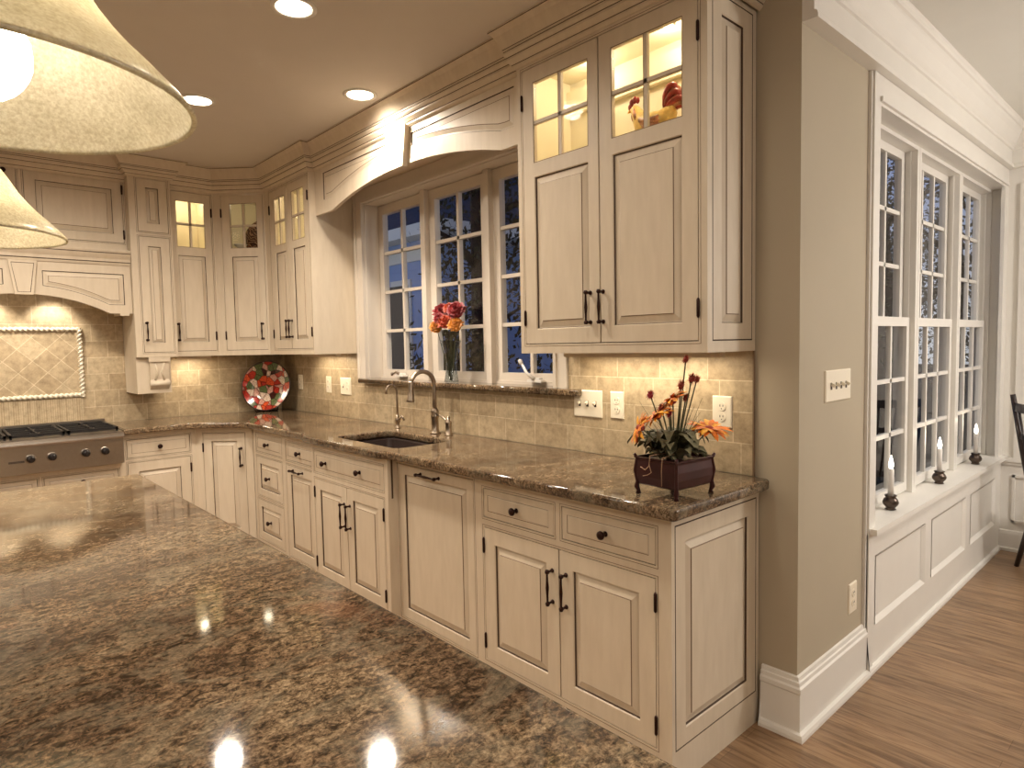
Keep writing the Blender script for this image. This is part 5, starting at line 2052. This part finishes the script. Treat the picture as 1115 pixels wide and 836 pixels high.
t = thing('neighbor_house', 'pale blue-lit house wing with eaves and dark window seen through the left casement', 'house', (-12.0, 6.5, -0.45))
mb = MB()
mb.box(-3.0, 2.95, 0, 5, 0, 3.95, 'siding')
for i in range(20):
    mb.box(-3.0, 2.951, -0.012, 0.0, 0.2 * i, 0.2 * i + 0.012, 'siding')
mb.build('wall', t)
mb = MB()
for k_ in range(1):
    mb.face([(-3.6, -0.55, 3.75), (3.9, -0.55, 3.75), (2.4, 2.5, 5.6), (-3.6, 2.5, 5.6)], 'roofm')
    mb.face([(3.9, -0.55, 3.75), (3.9, 5.5, 3.75), (2.4, 2.5, 5.6)], 'roofm')
    mb.face([(-3.6, -0.55, 3.75), (-3.6, 2.5, 5.6), (2.4, 2.5, 5.6), (3.9, 5.5, 3.75), (-3.6, 5.5, 3.75)], 'roofm')
mb.box(-3.6, 3.9, -0.55, 5.5, 3.70, 3.75, 'white')
mb.box(-3.6, 3.92, -0.62, -0.55, 3.62, 3.80, 'white')
mb.box(3.85, 3.95, -0.62, 5.5, 3.62, 3.80, 'white')
mb.box(-3.0, 2.96, -0.05, 0, 3.35, 3.60, 'white')
mb.build('roof', t)
mb = MB()
mb.box(1.60, 2.25, -0.03, 0.02, 0.6, 3.05, 'white')
wf = mb.build('window_frame', t)
mb = MB()
mb.box(1.52, 2.18, -0.045, -0.031, 0.7, 2.95, 'slot')
mb.build('dark_glazing', wf)


def tree(loc, h, R, label, nleaf, nm='tree', trunk=0.16):
    t = thing(nm, label, 'tree', loc, 0, 'trees and shrubs outside the windows')
    mb = MB()
    mb.tube([(0, 0, 0), (0.05, 0, h * 0.3), (-0.05, 0.05, h * 0.6), (0, 0, h * 0.9)], [trunk, trunk * 0.8, trunk * 0.5, trunk * 0.15], 'bark', 10)
    for i in range(7):
        a_ = i * 2.4
        z_ = h * (0.3 + 0.07 * i)
        mb.tube([(0, 0, z_), (cos(a_) * R * 0.4, sin(a_) * R * 0.4, z_ + 0.3 * R), (cos(a_) * R * 0.8, sin(a_) * R * 0.8, z_ + 0.45 * R)], [trunk * 0.35, trunk * 0.2, trunk * 0.06], 'bark', 6)
    mb.build('trunk', t)
    mb = MB()
    cl = [(Vector((random.uniform(-1, 1), random.uniform(-1, 1), random.uniform(-1, 1)))) for _ in range(46)]
    for i in range(nleaf):
        c_ = random.choice(cl)
        p = c_ + Vector((random.gauss(0, 0.17), random.gauss(0, 0.17), random.gauss(0, 0.17)))
        p = Vector((p.x * R * 0.75, p.y * R * 0.75, h * 0.60 + p.z * h * 0.40))
        d1 = Vector((random.gauss(0, 1), random.gauss(0, 1), random.gauss(0, 1))).normalized()
        d2 = d1.cross(Vector((0.3, 0.5, 0.8))).normalized()
        s_ = random.uniform(0.03, 0.06)
        mb.face([p - d1 * s_, p + d2 * s_ * 0.5, p + d1 * s_, p - d2 * s_ * 0.5], 'foliage')
    mb.build('crown', t, weld=False)
    return t


tree((-5.72, 4.72, -0.45), 6.2, 0.86, 'leafy dark tree filling the middle casement view', 8500)
tree((-3.85, 5.9, -0.45), 5.6, 0.95, 'dark tree seen through the right casement beside the cabinet', 9000)
tree((-9.0, 27.5, -0.45), 6.4, 2.8, 'distant tree behind the leafy one', 8000)
tree((-3.1, 9.5, -0.45), 6.5, 1.5, 'tree added outside the dining windows to darken their panes', 9000)  # this tree and the next are added to darken the sky there
tree((-3.6, 15.0, -0.45), 9.0, 2.6, 'tall tree added far beyond the dining windows to darken their sky', 9000)
tree((-14.2, 18.0, -0.45), 8.0, 3.2, 'distant tree rising behind the neighbouring house', 6000)
tree((-4.75, 3.5, -0.45), 1.9, 0.38, 'low dark shrub close outside the sink window', 2200, 'shrub', 0.03)
